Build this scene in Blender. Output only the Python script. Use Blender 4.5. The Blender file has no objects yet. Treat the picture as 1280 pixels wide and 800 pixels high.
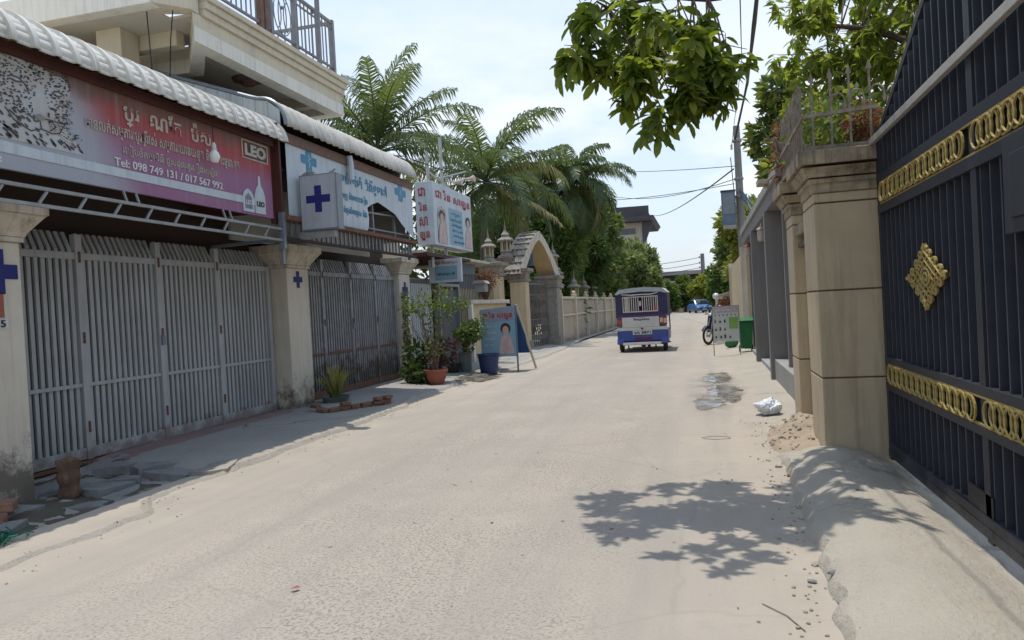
import bpy, bmesh, math, random
from mathutils import Vector, Matrix, noise
R = math.radians
random.seed(7)
S = bpy.context.scene
COL = S.collection

# ------------------------------------------------------------------ camera
cam_d = bpy.data.cameras.new('camera'); cam = bpy.data.objects.new('camera', cam_d); COL.objects.link(cam)
F = 940.0
dY = Vector((240, 26, -F)).normalized()
up = Vector((-.055, 1, 0)); up.z = -(up.x*dY.x+up.y*dY.y)/dY.z; up.normalize()
dX = dY.cross(up)
m3 = Matrix((dX, dY, up))
cam.matrix_world = Matrix.Translation((0, 0, 1.5)) @ m3.to_4x4()
cam_d.sensor_fit = 'HORIZONTAL'; cam_d.sensor_width = 36; cam_d.lens = F/1280*36
cam_d.clip_end = 3000; cam_d.clip_start = .05
S.camera = cam
S.render.resolution_x = 1024; S.render.resolution_y = 640

# ------------------------------------------------------------------ light
SUN = Vector((-.11, .09, 1)).normalized()
W = bpy.data.worlds.new('World'); S.world = W; W.use_nodes = True
nt = W.node_tree; nt.nodes.clear()
wo = nt.nodes.new('ShaderNodeOutputWorld'); bg = nt.nodes.new('ShaderNodeBackground')
sky = nt.nodes.new('ShaderNodeTexSky'); sky.sky_type = 'NISHITA'; sky.sun_disc = False
sky.sun_elevation = math.asin(SUN.z); sky.sun_rotation = math.atan2(SUN.x, SUN.y)
sky.air_density = 1.3; sky.dust_density = 2.2; sky.ozone_density = 2.0; sky.altitude = 10
bg.inputs[1].default_value = .148
# soft clouds, all round the sky
tc = nt.nodes.new('ShaderNodeTexCoord'); mp = nt.nodes.new('ShaderNodeMapping'); mp.inputs['Scale'].default_value = (1, 1, 2.6)
mp.inputs['Location'].default_value = (.62, .1, .35)
nz = nt.nodes.new('ShaderNodeTexNoise'); nz.inputs['Scale'].default_value = 2.3; nz.inputs['Detail'].default_value = 8; nz.inputs['Roughness'].default_value = .55
rp = nt.nodes.new('ShaderNodeValToRGB'); rp.color_ramp.elements[0].position = .46; rp.color_ramp.elements[1].position = .60
sx = nt.nodes.new('ShaderNodeSeparateXYZ')
mr = nt.nodes.new('ShaderNodeMapRange'); mr.inputs[1].default_value = .46; mr.inputs[2].default_value = .16; mr.inputs[3].default_value = .10; mr.inputs[4].default_value = .95
mu = nt.nodes.new('ShaderNodeMath'); mu.operation = 'MULTIPLY'
mx = nt.nodes.new('ShaderNodeMix'); mx.data_type = 'RGBA'; mx.inputs[7].default_value = (6.3, 6.4, 6.6, 1)
hz = nt.nodes.new('ShaderNodeMix'); hz.data_type = 'RGBA'; hz.inputs[0].default_value = .6; hz.inputs[7].default_value = (7.2, 8.05, 9.3, 1)
L = nt.links.new
L(tc.outputs['Generated'], mp.inputs[0]); L(mp.outputs[0], nz.inputs[0]); L(nz.outputs[0], rp.inputs[0]); L(tc.outputs['Generated'], sx.inputs[0])
L(sx.outputs[2], mr.inputs[0]); L(rp.outputs[0], mu.inputs[0]); L(mr.outputs[0], mu.inputs[1]); L(mu.outputs[0], mx.inputs[0])
zc = nt.nodes.new('ShaderNodeMapRange'); zc.inputs[1].default_value = .02; zc.inputs[2].default_value = .75; L(sx.outputs[2], zc.inputs[0])
gc = nt.nodes.new('ShaderNodeMix'); gc.data_type = 'RGBA'; gc.inputs[6].default_value = (5.3, 5.9, 6.7, 1); gc.inputs[7].default_value = (3.9, 5.3, 7.6, 1); L(zc.outputs[0], gc.inputs[0]); L(gc.outputs[2], hz.inputs[7])
L(sky.outputs[0], hz.inputs[6]); L(hz.outputs[2], mx.inputs[6]); L(mx.outputs[2], bg.inputs[0]); L(bg.outputs[0], wo.inputs[0])
sd = bpy.data.lights.new('sun', 'SUN'); sd.energy = 3.0; sd.angle = R(.53); sd.color = (1, .95, .87)
so = bpy.data.objects.new('sun', sd); COL.objects.link(so); so.rotation_euler = SUN.to_track_quat('Z', 'Y').to_euler(); so.location = (0, 0, 40)
S.view_settings.view_transform = 'Standard'; S.view_settings.look = 'None'; S.view_settings.gamma = 1; S.view_settings.exposure = 0.26
S.cycles.max_bounces = 8; S.cycles.transparent_max_bounces = 8

# ------------------------------------------------------------------ materials
def srgb(r, g, b):
    f = lambda c: ((c/255+.055)/1.055)**2.4 if c > 10 else c/255/12.92
    return (f(r), f(g), f(b), 1)
class NT:
    def __init__(s, name):
        s.m = bpy.data.materials.new(name); s.m.use_nodes = True; s.t = s.m.node_tree; s.t.nodes.clear()
        s.out = s.n('ShaderNodeOutputMaterial'); s.b = s.n('ShaderNodeBsdfPrincipled'); s.l(s.b.outputs[0], s.out.inputs[0])
        s.pos = s.n('ShaderNodeNewGeometry').outputs['Position']
    def n(s, t, **k):
        o = s.t.nodes.new(t)
        for a, v in k.items(): setattr(o, a, v)
        return o
    def l(s, a, b): s.t.links.new(a, b)
    def mapped(s, scale):
        q = s.n('ShaderNodeMapping'); q.inputs['Scale'].default_value = scale; s.l(s.pos, q.inputs[0]); return q.outputs[0]
    def noise(s, scale, detail=4, rough=.6, vec=None):
        q = s.n('ShaderNodeTexNoise'); q.inputs['Scale'].default_value = scale; q.inputs['Detail'].default_value = detail; q.inputs['Roughness'].default_value = rough
        s.l(vec or s.pos, q.inputs[0]); return q.outputs[0]
    def ramp(s, v, a, b, ca=(0, 0, 0, 1), cb=(1, 1, 1, 1)):
        q = s.n('ShaderNodeValToRGB'); e = q.color_ramp.elements; e[0].position = a; e[1].position = b; e[0].color = ca; e[1].color = cb
        s.l(v, q.inputs[0]); return q.outputs[0]
    def mrange(s, v, a, b, c=0, d=1):
        q = s.n('ShaderNodeMapRange'); q.interpolation_type = 'SMOOTHSTEP'
        for i, x in enumerate((a, b, c, d)): q.inputs[i+1].default_value = x
        s.l(v, q.inputs[0]); return q.outputs[0]
    def math(s, op, a, b):
        q = s.n('ShaderNodeMath', operation=op)
        for i, x in enumerate((a, b)):
            if isinstance(x, (int, float)): q.inputs[i].default_value = x
            else: s.l(x, q.inputs[i])
        return q.outputs[0]
    def mix(s, f, a, b, bt='MIX'):
        q = s.n('ShaderNodeMix', data_type='RGBA', blend_type=bt)
        for i, x in ((0, f), (6, a), (7, b)):
            if isinstance(x, (int, float)): q.inputs[i].default_value = x
            elif isinstance(x, tuple): q.inputs[i].default_value = x
            else: s.l(x, q.inputs[i])
        return q.outputs[2]
    def xyz(s):
        q = s.n('ShaderNodeSeparateXYZ'); s.l(s.pos, q.inputs[0]); return q.outputs
    def bump(s, h, strength, dist=.01, prev=None):
        q = s.n('ShaderNodeBump'); q.inputs['Strength'].default_value = strength; q.inputs['Distance'].default_value = dist
        s.l(h, q.inputs['Height'])
        if prev: s.l(prev, q.inputs['Normal'])
        return q.outputs[0]
    def fin(s, col, rough=.8, bump=None, metal=0, spec=.4):
        if isinstance(col, tuple): s.b.inputs['Base Color'].default_value = col
        else: s.l(col, s.b.inputs['Base Color'])
        if isinstance(rough, (int, float)): s.b.inputs['Roughness'].default_value = rough
        else: s.l(rough, s.b.inputs['Roughness'])
        s.b.inputs['Metallic'].default_value = metal; s.b.inputs['Specular IOR Level'].default_value = spec
        if bump: s.l(bump, s.b.inputs['Normal'])
        return s.m
def C4(c): return c if len(c) == 4 else (c[0], c[1], c[2], 1)
def mk(name, c, c2=None, sc=3., rough=.75, bump=0, bs=60, metal=0, spec=.4, dirt=None, streak=None):
    """plain surface: base colour, a second colour in patches, fine bump; dirt = (colour, z_full, z_none, amount); streak = (colour, amount): runs down the face"""
    s = NT(name); c = C4(c)
    c2 = C4(c2) if c2 else tuple(x*.82 for x in c[:3])+(1,)
    n1 = s.noise(sc, 6, .65); col = s.mix(s.ramp(n1, .35, .7), c, c2)
    if streak:
        v = s.mapped((7, 7, .5)); n2 = s.noise(1.6, 5, .7, v)
        col = s.mix(s.math('MULTIPLY', s.ramp(n2, .48, .72), streak[1]), col, C4(streak[0]))
    if dirt:
        z = s.xyz()[2]; n3 = s.noise(5, 7, .75)
        g = s.mrange(z, dirt[1], dirt[2], 1, 0)
        f = s.ramp(s.math('ADD', g, s.math('MULTIPLY', s.math('SUBTRACT', n3, .5), 3.0)), .38, .92)
        col = s.mix(s.math('MULTIPLY', f, s.math('MULTIPLY', dirt[3], s.ramp(g, 0, .2))), col, C4(dirt[0]))
    b = s.bump(s.noise(bs, 5, .6), bump, .01) if bump else None
    return s.fin(col, rough, b, metal, spec)
def mk_leaf(name, a, b, trans=.35, rough=.5):
    s = NT(name); g = s.n('ShaderNodeNewGeometry'); ri = g.outputs['Random Per Island']
    col = s.mix(ri, C4(a), C4(b)); n1 = s.noise(1.1, 3); col = s.mix(s.ramp(n1, .4, .65), col, C4(a))
    s.fin(col, rough, spec=.35)
    t = s.n('ShaderNodeBsdfTranslucent'); s.l(s.mix(.5, col, (b[0]*2.2, b[1]*2.2, b[2]*.9, 1)), t.inputs[0])
    m = s.n('ShaderNodeMixShader'); m.inputs[0].default_value = trans
    s.l(s.b.outputs[0], m.inputs[1]); s.l(t.outputs[0], m.inputs[2]); s.l(m.outputs[0], s.out.inputs[0]); return s.m

def road_mat():
    s = NT('street surface'); big = s.noise(.35, 5, .6); x = s.xyz()
    col = s.mix(s.ramp(big, .35, .68), (.36, .315, .26, 1), (.325, .29, .245, 1))
    dust = s.noise(1.3, 6, .7); col = s.mix(s.math('MULTIPLY', s.ramp(dust, .5, .75), .5), col, (.42, .37, .30, 1))
    # worn aggregate: small dark stones showing in the middle of the lane, dust hides them at the edges
    vo = s.n('ShaderNodeTexVoronoi'); vo.inputs['Scale'].default_value = 48; s.l(s.pos, vo.inputs[0])
    v2 = s.n('ShaderNodeTexNoise'); v2.inputs['Scale'].default_value = 52; v2.inputs['Detail'].default_value = 3; v2.inputs['Roughness'].default_value = .7; s.l(s.pos, v2.inputs[0])
    fine = s.ramp(v2.outputs[0], .50, .585)
    mid = s.math('MULTIPLY', s.mrange(x[0], -4.3, -3.0), s.mrange(x[0], -.1, -1.0))
    mid = s.math('MULTIPLY', mid, s.mrange(s.noise(.8, 4), .35, .62, .45, 1))
    col = s.mix(s.math('MULTIPLY', s.math('MULTIPLY', fine, mid), .72), col, (.135, .12, .10, 1))
    vd = s.ramp(vo.outputs['Distance'], .0, .35)
    col = s.mix(s.math('MULTIPLY', s.math('SUBTRACT', 1, vd), s.math('MULTIPLY', mid, .5)), col, (.45, .42, .37, 1))
    # long tyre-polished streaks
    v = s.mapped((2.0, .09, 1)); st = s.noise(1, 5, .65, v); col = s.mix(s.math('MULTIPLY', s.ramp(st, .47, .66), .5), col, (.26, .24, .21, 1))
    cr = s.n('ShaderNodeTexVoronoi', feature='DISTANCE_TO_EDGE'); cr.inputs['Scale'].default_value = .55
    wv = s.mix(.16, s.pos, s.n('ShaderNodeTexNoise').outputs[1]); s.l(wv, cr.inputs[0])
    col = s.mix(s.math('MULTIPLY', s.ramp(cr.outputs[0], .002, .009, (1, 1, 1, 1), (0, 0, 0, 1)), .22), col, (.22, .2, .17, 1))
    pt = s.ramp(s.noise(.55, 7, .8), .56, .60); col = s.mix(s.math('MULTIPLY', pt, .28), col, (.27, .25, .215, 1))
    ol = s.ramp(s.noise(2.3, 3, .5), .70, .76); col = s.mix(s.math('MULTIPLY', ol, .35), col, (.16, .145, .12, 1))
    dr = s.math('MULTIPLY', s.mrange(x[0], -3.9, -4.7), s.ramp(s.noise(1.7, 6, .7), .35, .6)); dl = s.math('MULTIPLY', s.mrange(x[0], -.1, .5), s.ramp(s.noise(1.9, 6, .7), .35, .6))
    col = s.mix(s.math('MULTIPLY', s.math('ADD', dr, dl), .45), col, (.43, .365, .29, 1))
    b = s.bump(s.noise(52, 4, .7), .4, .010); b = s.bump(s.noise(6, 4), .3, .03, b)
    return s.fin(col, .9, b, spec=.25)
def conc_mat(name, c, c2, dirt, crack=.5, sc=1.1):
    s = NT(name); col = s.mix(s.ramp(s.noise(sc, 6, .65), .35, .68), C4(c), C4(c2))
    col = s.mix(s.math('MULTIPLY', s.ramp(s.noise(sc*4, 7, .75), .52, .72), .6), col, C4(dirt))
    cr = s.n('ShaderNodeTexVoronoi', feature='DISTANCE_TO_EDGE'); cr.inputs['Scale'].default_value = .8
    nn = s.n('ShaderNodeTexNoise'); nn.inputs['Scale'].default_value = 2.2; nn.inputs['Detail'].default_value = 6; s.l(s.pos, nn.inputs[0])
    s.l(s.mix(.35, s.pos, nn.outputs[1]), cr.inputs[0])
    ck = s.ramp(cr.outputs[0], .004, .012, (1, 1, 1, 1), (0, 0, 0, 1))
    ck = s.math('MULTIPLY', ck, s.ramp(s.noise(.7, 2), .48, .56))
    col = s.mix(s.math('MULTIPLY', ck, crack), col, (.07, .06, .05, 1))
    du = s.math('MULTIPLY', s.mrange(s.xyz()[0], -5.15, -4.85), s.mrange(s.xyz()[0], 0, -.2)); col = s.mix(s.math('MULTIPLY', du, .85), col, (.37, .33, .27, 1))
    sp = s.ramp(s.noise(120, 2), .6, .7); col = s.mix(s.math('MULTIPLY', sp, .25), col, (.12, .1, .09, 1))
    b = s.bump(s.noise(40, 6, .7), .7, .014); b = s.bump(s.noise(7, 6, .7), .7, .05, b)
    return s.fin(col, .88, b, spec=.3)

M = {}
M['road'] = road_mat()
M['pave'] = conc_mat('old concrete', (.32, .305, .275), (.265, .25, .225), (.36, .31, .24), .8)
M['side'] = conc_mat('dusty concrete', (.40, .36, .295), (.35, .32, .265), (.40, .345, .265), .4)
M['dirt'] = mk('sandy dirt', (.34, .275, .20), (.26, .205, .15), 3, .95, .9, 25)
M['soil'] = mk('dark soil', (.10, .085, .06), (.06, .055, .04), 4, .95, 1, 30)
M['ground'] = mk('bare ground', (.30, .25, .18), (.22, .19, .13), .6, .95, .5, 10)
M['slab'] = conc_mat('broken slab concrete', (.24, .245, .235), (.19, .19, .18), (.13, .125, .1), .4, 2.5)
M['pillar_l'] = mk('cream pillar paint', (.60, .545, .45), (.52, .47, .39), 2.2, .8, .25, 30, dirt=((.09, .07, .05), .0, .85, .85), streak=((.36, .30, .22), .45))
M['cap_l'] = mk('weathered capital paint', (.58, .52, .42), (.42, .37, .29), 5, .8, .35, 25, streak=((.10, .085, .06), .55))
M['steel_l'] = mk('grey gate paint', (.38, .385, .385), (.31, .315, .315), 2.5, .5, .12, 40, dirt=((.12, .08, .05), .05, .45, .6), streak=((.16, .14, .12), .35))
M['steel_l2'] = mk('worn grey gate paint', (.29, .30, .305), (.20, .205, .21), 6, .55, .2, 40, dirt=((.05, .035, .028), .3, 1.3, .8), streak=((.06, .05, .045), .6))
M['steel_rust'] = mk('rusted steel', (.19, .085, .055), (.10, .05, .035), 9, .85, .4, 60)
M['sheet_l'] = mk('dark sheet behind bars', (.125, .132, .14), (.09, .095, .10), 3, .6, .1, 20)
M['rooftop'] = mk('white steel roofing', (.62, .595, .53), (.50, .475, .42), 1.5, .45, .05, 40, streak=((.30, .26, .2), .5))
M['rooftop2'] = mk('aged grey steel roofing', (.50, .48, .43), (.36, .34, .29), 3, .55, .08, 40, streak=((.2, .17, .13), .6))
M['white_sheet'] = mk('painted wall sheet', (.42, .45, .44), (.36, .39, .38), 2, .5, .05, 20, streak=((.25, .22, .18), .5))
M['redwood'] = mk('dark red fascia', (.085, .022, .018), (.05, .02, .016), 4, .7, .2, 40)
M['brown_dark'] = mk('dark brown board and shade', (.05, .032, .024), (.035, .025, .02), 2, .9)  # dark brown; above the gates it stands for interior shade
M['truss'] = mk('silver truss tube', (.30, .31, .31), (.22, .22, .21), 6, .45, .1, 30, metal=.2)
M['plaster'] = mk('cream plaster', (.62, .56, .43), (.54, .48, .37), 1.2, .85, .2, 20, streak=((.28, .23, .17), .3))
M['plaster_w'] = mk('white fascia paint', (.74, .71, .63), (.66, .63, .55), 1.5, .8, .15, 20, streak=((.2, .18, .15), .3))
M['soffit'] = mk('soffit paint', (.56, .52, .44), (.48, .44, .36), 1.4, .9, .1, 15)
M['rail'] = mk('grey railing metal', (.24, .24, .25), (.17, .17, .17), 8, .5, .1, 40)
M['rail_rust'] = mk('brown rail post', (.20, .12, .09), (.12, .08, .06), 8, .8, .2, 40)
M['pipe'] = mk('galvanised pipe', (.38, .38, .37), (.3, .3, .29), 6, .4, .05, 30, metal=.5)
M['blue_x'] = mk('navy blue paint', (.010, .014, .125), (.014, .018, .15), 5, .6)
M['sky_x'] = mk('faded blue print', (.04, .20, .34), (.07, .26, .38), 7, .6)
M['box_face'] = mk('sign box acrylic', (.40, .42, .45), (.34, .36, .385), 2.5, .35, .05, 8, streak=((.22, .21, .2), .4))
M['alu'] = mk('aluminium edge', (.20, .23, .26), (.16, .18, .2), 4, .4, metal=.3)
M['vinyl_w'] = mk('faded white vinyl', (.50, .55, .59), (.42, .47, .50), 1.8, .55, .15, 6, streak=((.30, .27, .23), .5))
M['letter_l'] = mk('beige lettering', (.46, .40, .33), (.36, .31, .26), 8, .6)
M['letter_w'] = mk('white lettering', (.62, .60, .60), (.50, .48, .48), 8, .6)
M['letter_r'] = mk('red lettering', (.42, .03, .03), (.28, .03, .04), 9, .6)
M['letter_k'] = mk('dark lettering', (.03, .03, .04), None, 8, .6)
M['spot'] = mk('leopard spot print', (.035, .038, .045), (.08, .07, .06), 6, .6)
M['face'] = mk('leopard fur print', (.46, .475, .50), (.38, .34, .29), 4, .6)
M['print_sh'] = mk('leopard face shade print', (.235, .225, .22), (.20, .17, .15), 5, .6)
M['bulb'] = mk('frosted lamp glass', (.75, .75, .72), None, 3, .2, spec=.6)
M['terracotta'] = mk('terracotta', (.33, .10, .065), (.22, .08, .055), 6, .8, .2, 30)
M['blue_plastic'] = mk('navy blue plastic', (.015, .03, .10), (.03, .05, .13), 4, .4)
M['grey_pot'] = mk('grey glazed pot', (.16, .19, .18), (.1, .12, .11), 5, .5)
M['brick'] = mk('old red brick', (.24, .12, .075), (.14, .09, .065), 12, .9, .6, 50)
M['wood'] = mk('rotten wood', (.16, .09, .055), (.07, .045, .03), 14, .9, .7, 30)
M['door'] = mk('slate grey door', (.075, .092, .10), (.06, .072, .08), 2, .5, .05, 20)
M['stone_t'] = mk('temple stone', (.30, .27, .225), (.19, .17, .14), 7, .85, .5, 35, streak=((.12, .10, .08), .6))
M['cream_t'] = mk('temple cream paint', (.55, .45, .29), (.48, .38, .24), 2.5, .8, .15, 20, streak=((.3, .22, .14), .5))
M['arch_soffit'] = mk('ochre arch paint', (.50, .36, .19), (.42, .29, .15), 3, .8)
M['grey_lattice'] = mk('iron lattice', (.20, .18, .15), (.12, .105, .09), 9, .6)
M['wall_f'] = mk('temple wall render', (.40, .35, .265), (.33, .285, .215), 1.6, .85, .2, 20, dirt=((.16, .12, .085), .0, .5, .7), streak=((.20, .17, .13), .5))
M['wall_post'] = mk('temple wall post paint', (.58, .50, .37), (.48, .41, .31), 2, .8, .1, 20, streak=((.22, .18, .14), .4))
M['cream_r'] = mk('cream pillar render', (.50, .405, .27), (.43, .345, .23), 2.4, .85, .3, 18, streak=((.22, .16, .10), .5))
M['cap_r'] = mk('weathered cream moulding', (.42, .335, .22), (.17, .135, .095), 4.5, .85, .5, 30, streak=((.045, .038, .03), .95))
M['joint'] = mk('dark joint', (.12, .085, .055), None, 5, .9)
M['navy'] = mk('navy gate sheet', (.004, .005, .011), (.006, .007, .013), 2, .55, .1, 10, dirt=((.12, .12, .12), .05, .35, .35))
M['navy_bar'] = mk('navy gate bar', (.016, .018, .026), (.022, .024, .032), 5, .55, .1, 30, dirt=((.12, .12, .12), .05, .3, .35))
M['gold'] = mk('aged gold paint', (.36, .27, .085), (.26, .19, .06), 9, .7, .2, 60, metal=0)
M['bar_highlight'] = mk('navy bar highlight', (.040, .044, .056), (.028, .031, .042), 6, .5, .1, 30, dirt=((.12, .12, .12), .05, .3, .35))  # lighter navy for the gate bars: thin highlights put into the colour
M['brace'] = mk('galvanised flat brace', (.42, .40, .36), (.34, .32, .28), 6, .5, .08, 30, metal=.3)
M['iron'] = mk('flaking iron rail', (.30, .27, .23), (.16, .10, .07), 14, .8, .3, 60)
M['grey_wall'] = mk('grey painted wall', (.22, .20, .185), (.185, .17, .16), 1.4, .75, .08, 15, streak=((.10, .09, .085), .3))
M['grey_trim'] = mk('pale grey trim', (.30, .295, .275), (.25, .245, .23), 2, .7, .08, 15)
M['grey_lt'] = mk('raw cement render', (.33, .335, .325), (.25, .25, .24), 2, .85, .25, 25, streak=((.16, .16, .15), .5))
M['lamp_w'] = mk('lamp housing', (.45, .36, .30), None, 5, .4)
M['pole'] = mk('concrete pole', (.22, .215, .2), (.16, .155, .145), 3, .85, .2, 30)
M['cable'] = mk('black cable', (.012, .012, .014), None, 3, .6)
M['boxblue'] = mk('blue grey metal', (.12, .16, .21), (.09, .12, .16), 6, .5)
M['bark'] = mk('bark', (.115, .085, .06), (.06, .045, .032), 8, .9, .8, 25)
M['palmbark'] = mk('palm bark', (.20, .175, .145), (.13, .11, .09), 10, .9, .6, 25)
M['leaf_m'] = mk_leaf('mango leaf', (.045, .095, .018), (.24, .28, .05), .5, .36)
M['leaf_d'] = mk_leaf('dark leaf', (.03, .062, .018), (.085, .125, .035), .3)
M['leaf_t'] = mk_leaf('mid green leaf', (.05, .10, .024), (.15, .20, .055), .35)
M['leaf_p'] = mk_leaf('pale blossoming leaf', (.075, .105, .04), (.25, .27, .14), .35)
M['leaf_y'] = mk_leaf('yellow green leaf', (.09, .135, .025), (.27, .27, .055), .4)
M['leaf_r'] = mk_leaf('dry reddish leaf', (.11, .045, .025), (.20, .09, .05), .3)
M['palm'] = mk_leaf('palm leaflet', (.045, .075, .03), (.13, .165, .072), .36, .42)
M['leaf_q'] = mk_leaf('purple brown leaf', (.045, .02, .022), (.10, .045, .04), .25)
M['palm_y'] = mk_leaf('yellowing palm leaflet', (.10, .11, .035), (.21, .20, .07), .35, .45)
M['palm_dry'] = mk_leaf('dry palm leaflet', (.30, .24, .12), (.42, .36, .2), .3)
M['grassy'] = mk_leaf('striped blade', (.06, .09, .025), (.42, .38, .15), .3)
M['rubber'] = mk('rubber', (.018, .017, .016), (.04, .035, .03), 10, .85)
M['chrome'] = mk('bright metal', (.55, .55, .55), None, 5, .3, metal=.8)
M['tuk_blue'] = mk('royal blue paint', (.015, .045, .25), (.02, .05, .2), 4, .35, spec=.6)
M['tuk_navy'] = mk('dark navy vinyl', (.018, .018, .062), (.03, .028, .08), 6, .45, .1, 20)
M['tuk_roof'] = mk('silver vinyl roof', (.42, .43, .44), (.30, .31, .32), 4, .35, .1, 15)
M['tuk_white'] = mk('off white panel', (.55, .54, .49), (.45, .44, .4), 5, .5)
M['tuk_purple'] = mk('purple band', (.075, .02, .10), (.10, .03, .09), 5, .5)
M['tuk_cream'] = mk('cream window bar', (.55, .47, .38), None, 5, .6)
M['red_lens'] = mk('red lens', (.45, .02, .015), None, 5, .2, spec=.7)
M['amber'] = mk('amber lens', (.65, .32, .2), None, 5, .2, spec=.7)
M['car_blue'] = mk('light blue car paint', (.05, .15, .36), None, 5, .25, spec=.7)
M['glass'] = mk('dark window glass', (.02, .025, .03), None, 5, .08, spec=.8)
M['green_bin'] = mk('green plastic bin', (.01, .16, .045), (.015, .12, .035), 4, .4)
M['poster'] = mk('pale poster', (.50, .52, .47), (.44, .47, .42), 5, .5)
M['poster_g'] = mk('green poster print', (.16, .33, .06), (.24, .38, .10), 9, .5)
M['aboard'] = mk('sky blue poster', (.16, .31, .40), (.22, .34, .39), 2.2, .5, streak=((.28, .27, .26), .4))
M['aboard_top'] = mk('greyed poster head', (.25, .27, .31), (.20, .22, .26), 5, .5)
M['skin'] = mk('printed portrait skin', (.50, .32, .25), (.42, .27, .22), 6, .5)
M['cloth'] = mk('printed pale cloth', (.50, .38, .38), (.38, .29, .29), 8, .5)
M['sheetblue'] = mk('deep blue board back', (.015, .06, .20), (.02, .05, .15), 4, .5)
M['bag'] = mk('white plastic bag', (.70, .72, .74), (.6, .62, .65), 4, .3, spec=.5)
M['farwall'] = mk('far pale wall', (.48, .46, .42), (.4, .38, .35), .5, .8, streak=((.3, .27, .22), .4))
M['farroof'] = mk('far dark roof', (.07, .065, .075), (.05, .05, .055), 1, .8)
M['twig'] = mk('dry twig', (.17, .11, .08), (.10, .065, .05), 9, .9)
M['netting'] = mk('green netting', (.01, .13, .075), (.01, .08, .05), 20, .7, .5, 60)
M['redpaint'] = mk('faded red concrete', (.22, .13, .12), (.26, .19, .17), 2.5, .85, .2, 30)
def puddle_mat():
    s = NT('wet ground'); col = s.mix(s.ramp(s.noise(5, 5), .4, .65), (.10, .085, .065, 1), (.17, .145, .11, 1))
    r = s.mrange(s.noise(2.5, 4), .42, .56, .04, .5); s.fin(col, r, None, spec=.6)
    n = s.ramp(s.noise(2.0, 5, .6), .38, .52); n2 = s.ramp(s.noise(12, 5, .7), .25, .42); rim = s.n('ShaderNodeAttribute', attribute_name='rim'); s.l(s.math('MULTIPLY', s.math('MULTIPLY', n, n2), s.mrange(s.math('ADD', rim.outputs['Fac'], s.math('MULTIPLY', s.math('SUBTRACT', s.noise(6, 6, .7), .5), .9)), .12, .34)), s.b.inputs['Alpha']); return s.m
M['wet'] = puddle_mat()
def banner_mat():
    s = NT('faded red and purple banner'); x = s.xyz()
    red = (.32, .055, .055, 1); pur = (.27, .125, .215, 1); gry = (.34, .355, .39, 1); brn = (.14, .085, .06, 1)
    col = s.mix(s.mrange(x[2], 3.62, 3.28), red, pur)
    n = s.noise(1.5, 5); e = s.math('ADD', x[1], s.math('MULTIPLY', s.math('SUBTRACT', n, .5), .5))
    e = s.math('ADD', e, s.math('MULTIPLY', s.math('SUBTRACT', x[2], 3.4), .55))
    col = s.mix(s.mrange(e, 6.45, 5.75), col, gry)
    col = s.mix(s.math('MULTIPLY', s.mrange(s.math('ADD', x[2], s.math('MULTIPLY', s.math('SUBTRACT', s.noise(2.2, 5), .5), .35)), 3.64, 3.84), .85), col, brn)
    v = s.mapped((9, 9, .4)); col = s.mix(s.math('MULTIPLY', s.ramp(s.noise(1.2, 4, .6, v), .5, .72), .3), col, (.30, .26, .27, 1))
    return s.fin(col, .6, s.bump(s.noise(4, 3), .25, .03), spec=.3)
M['banner'] = banner_mat()

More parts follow.
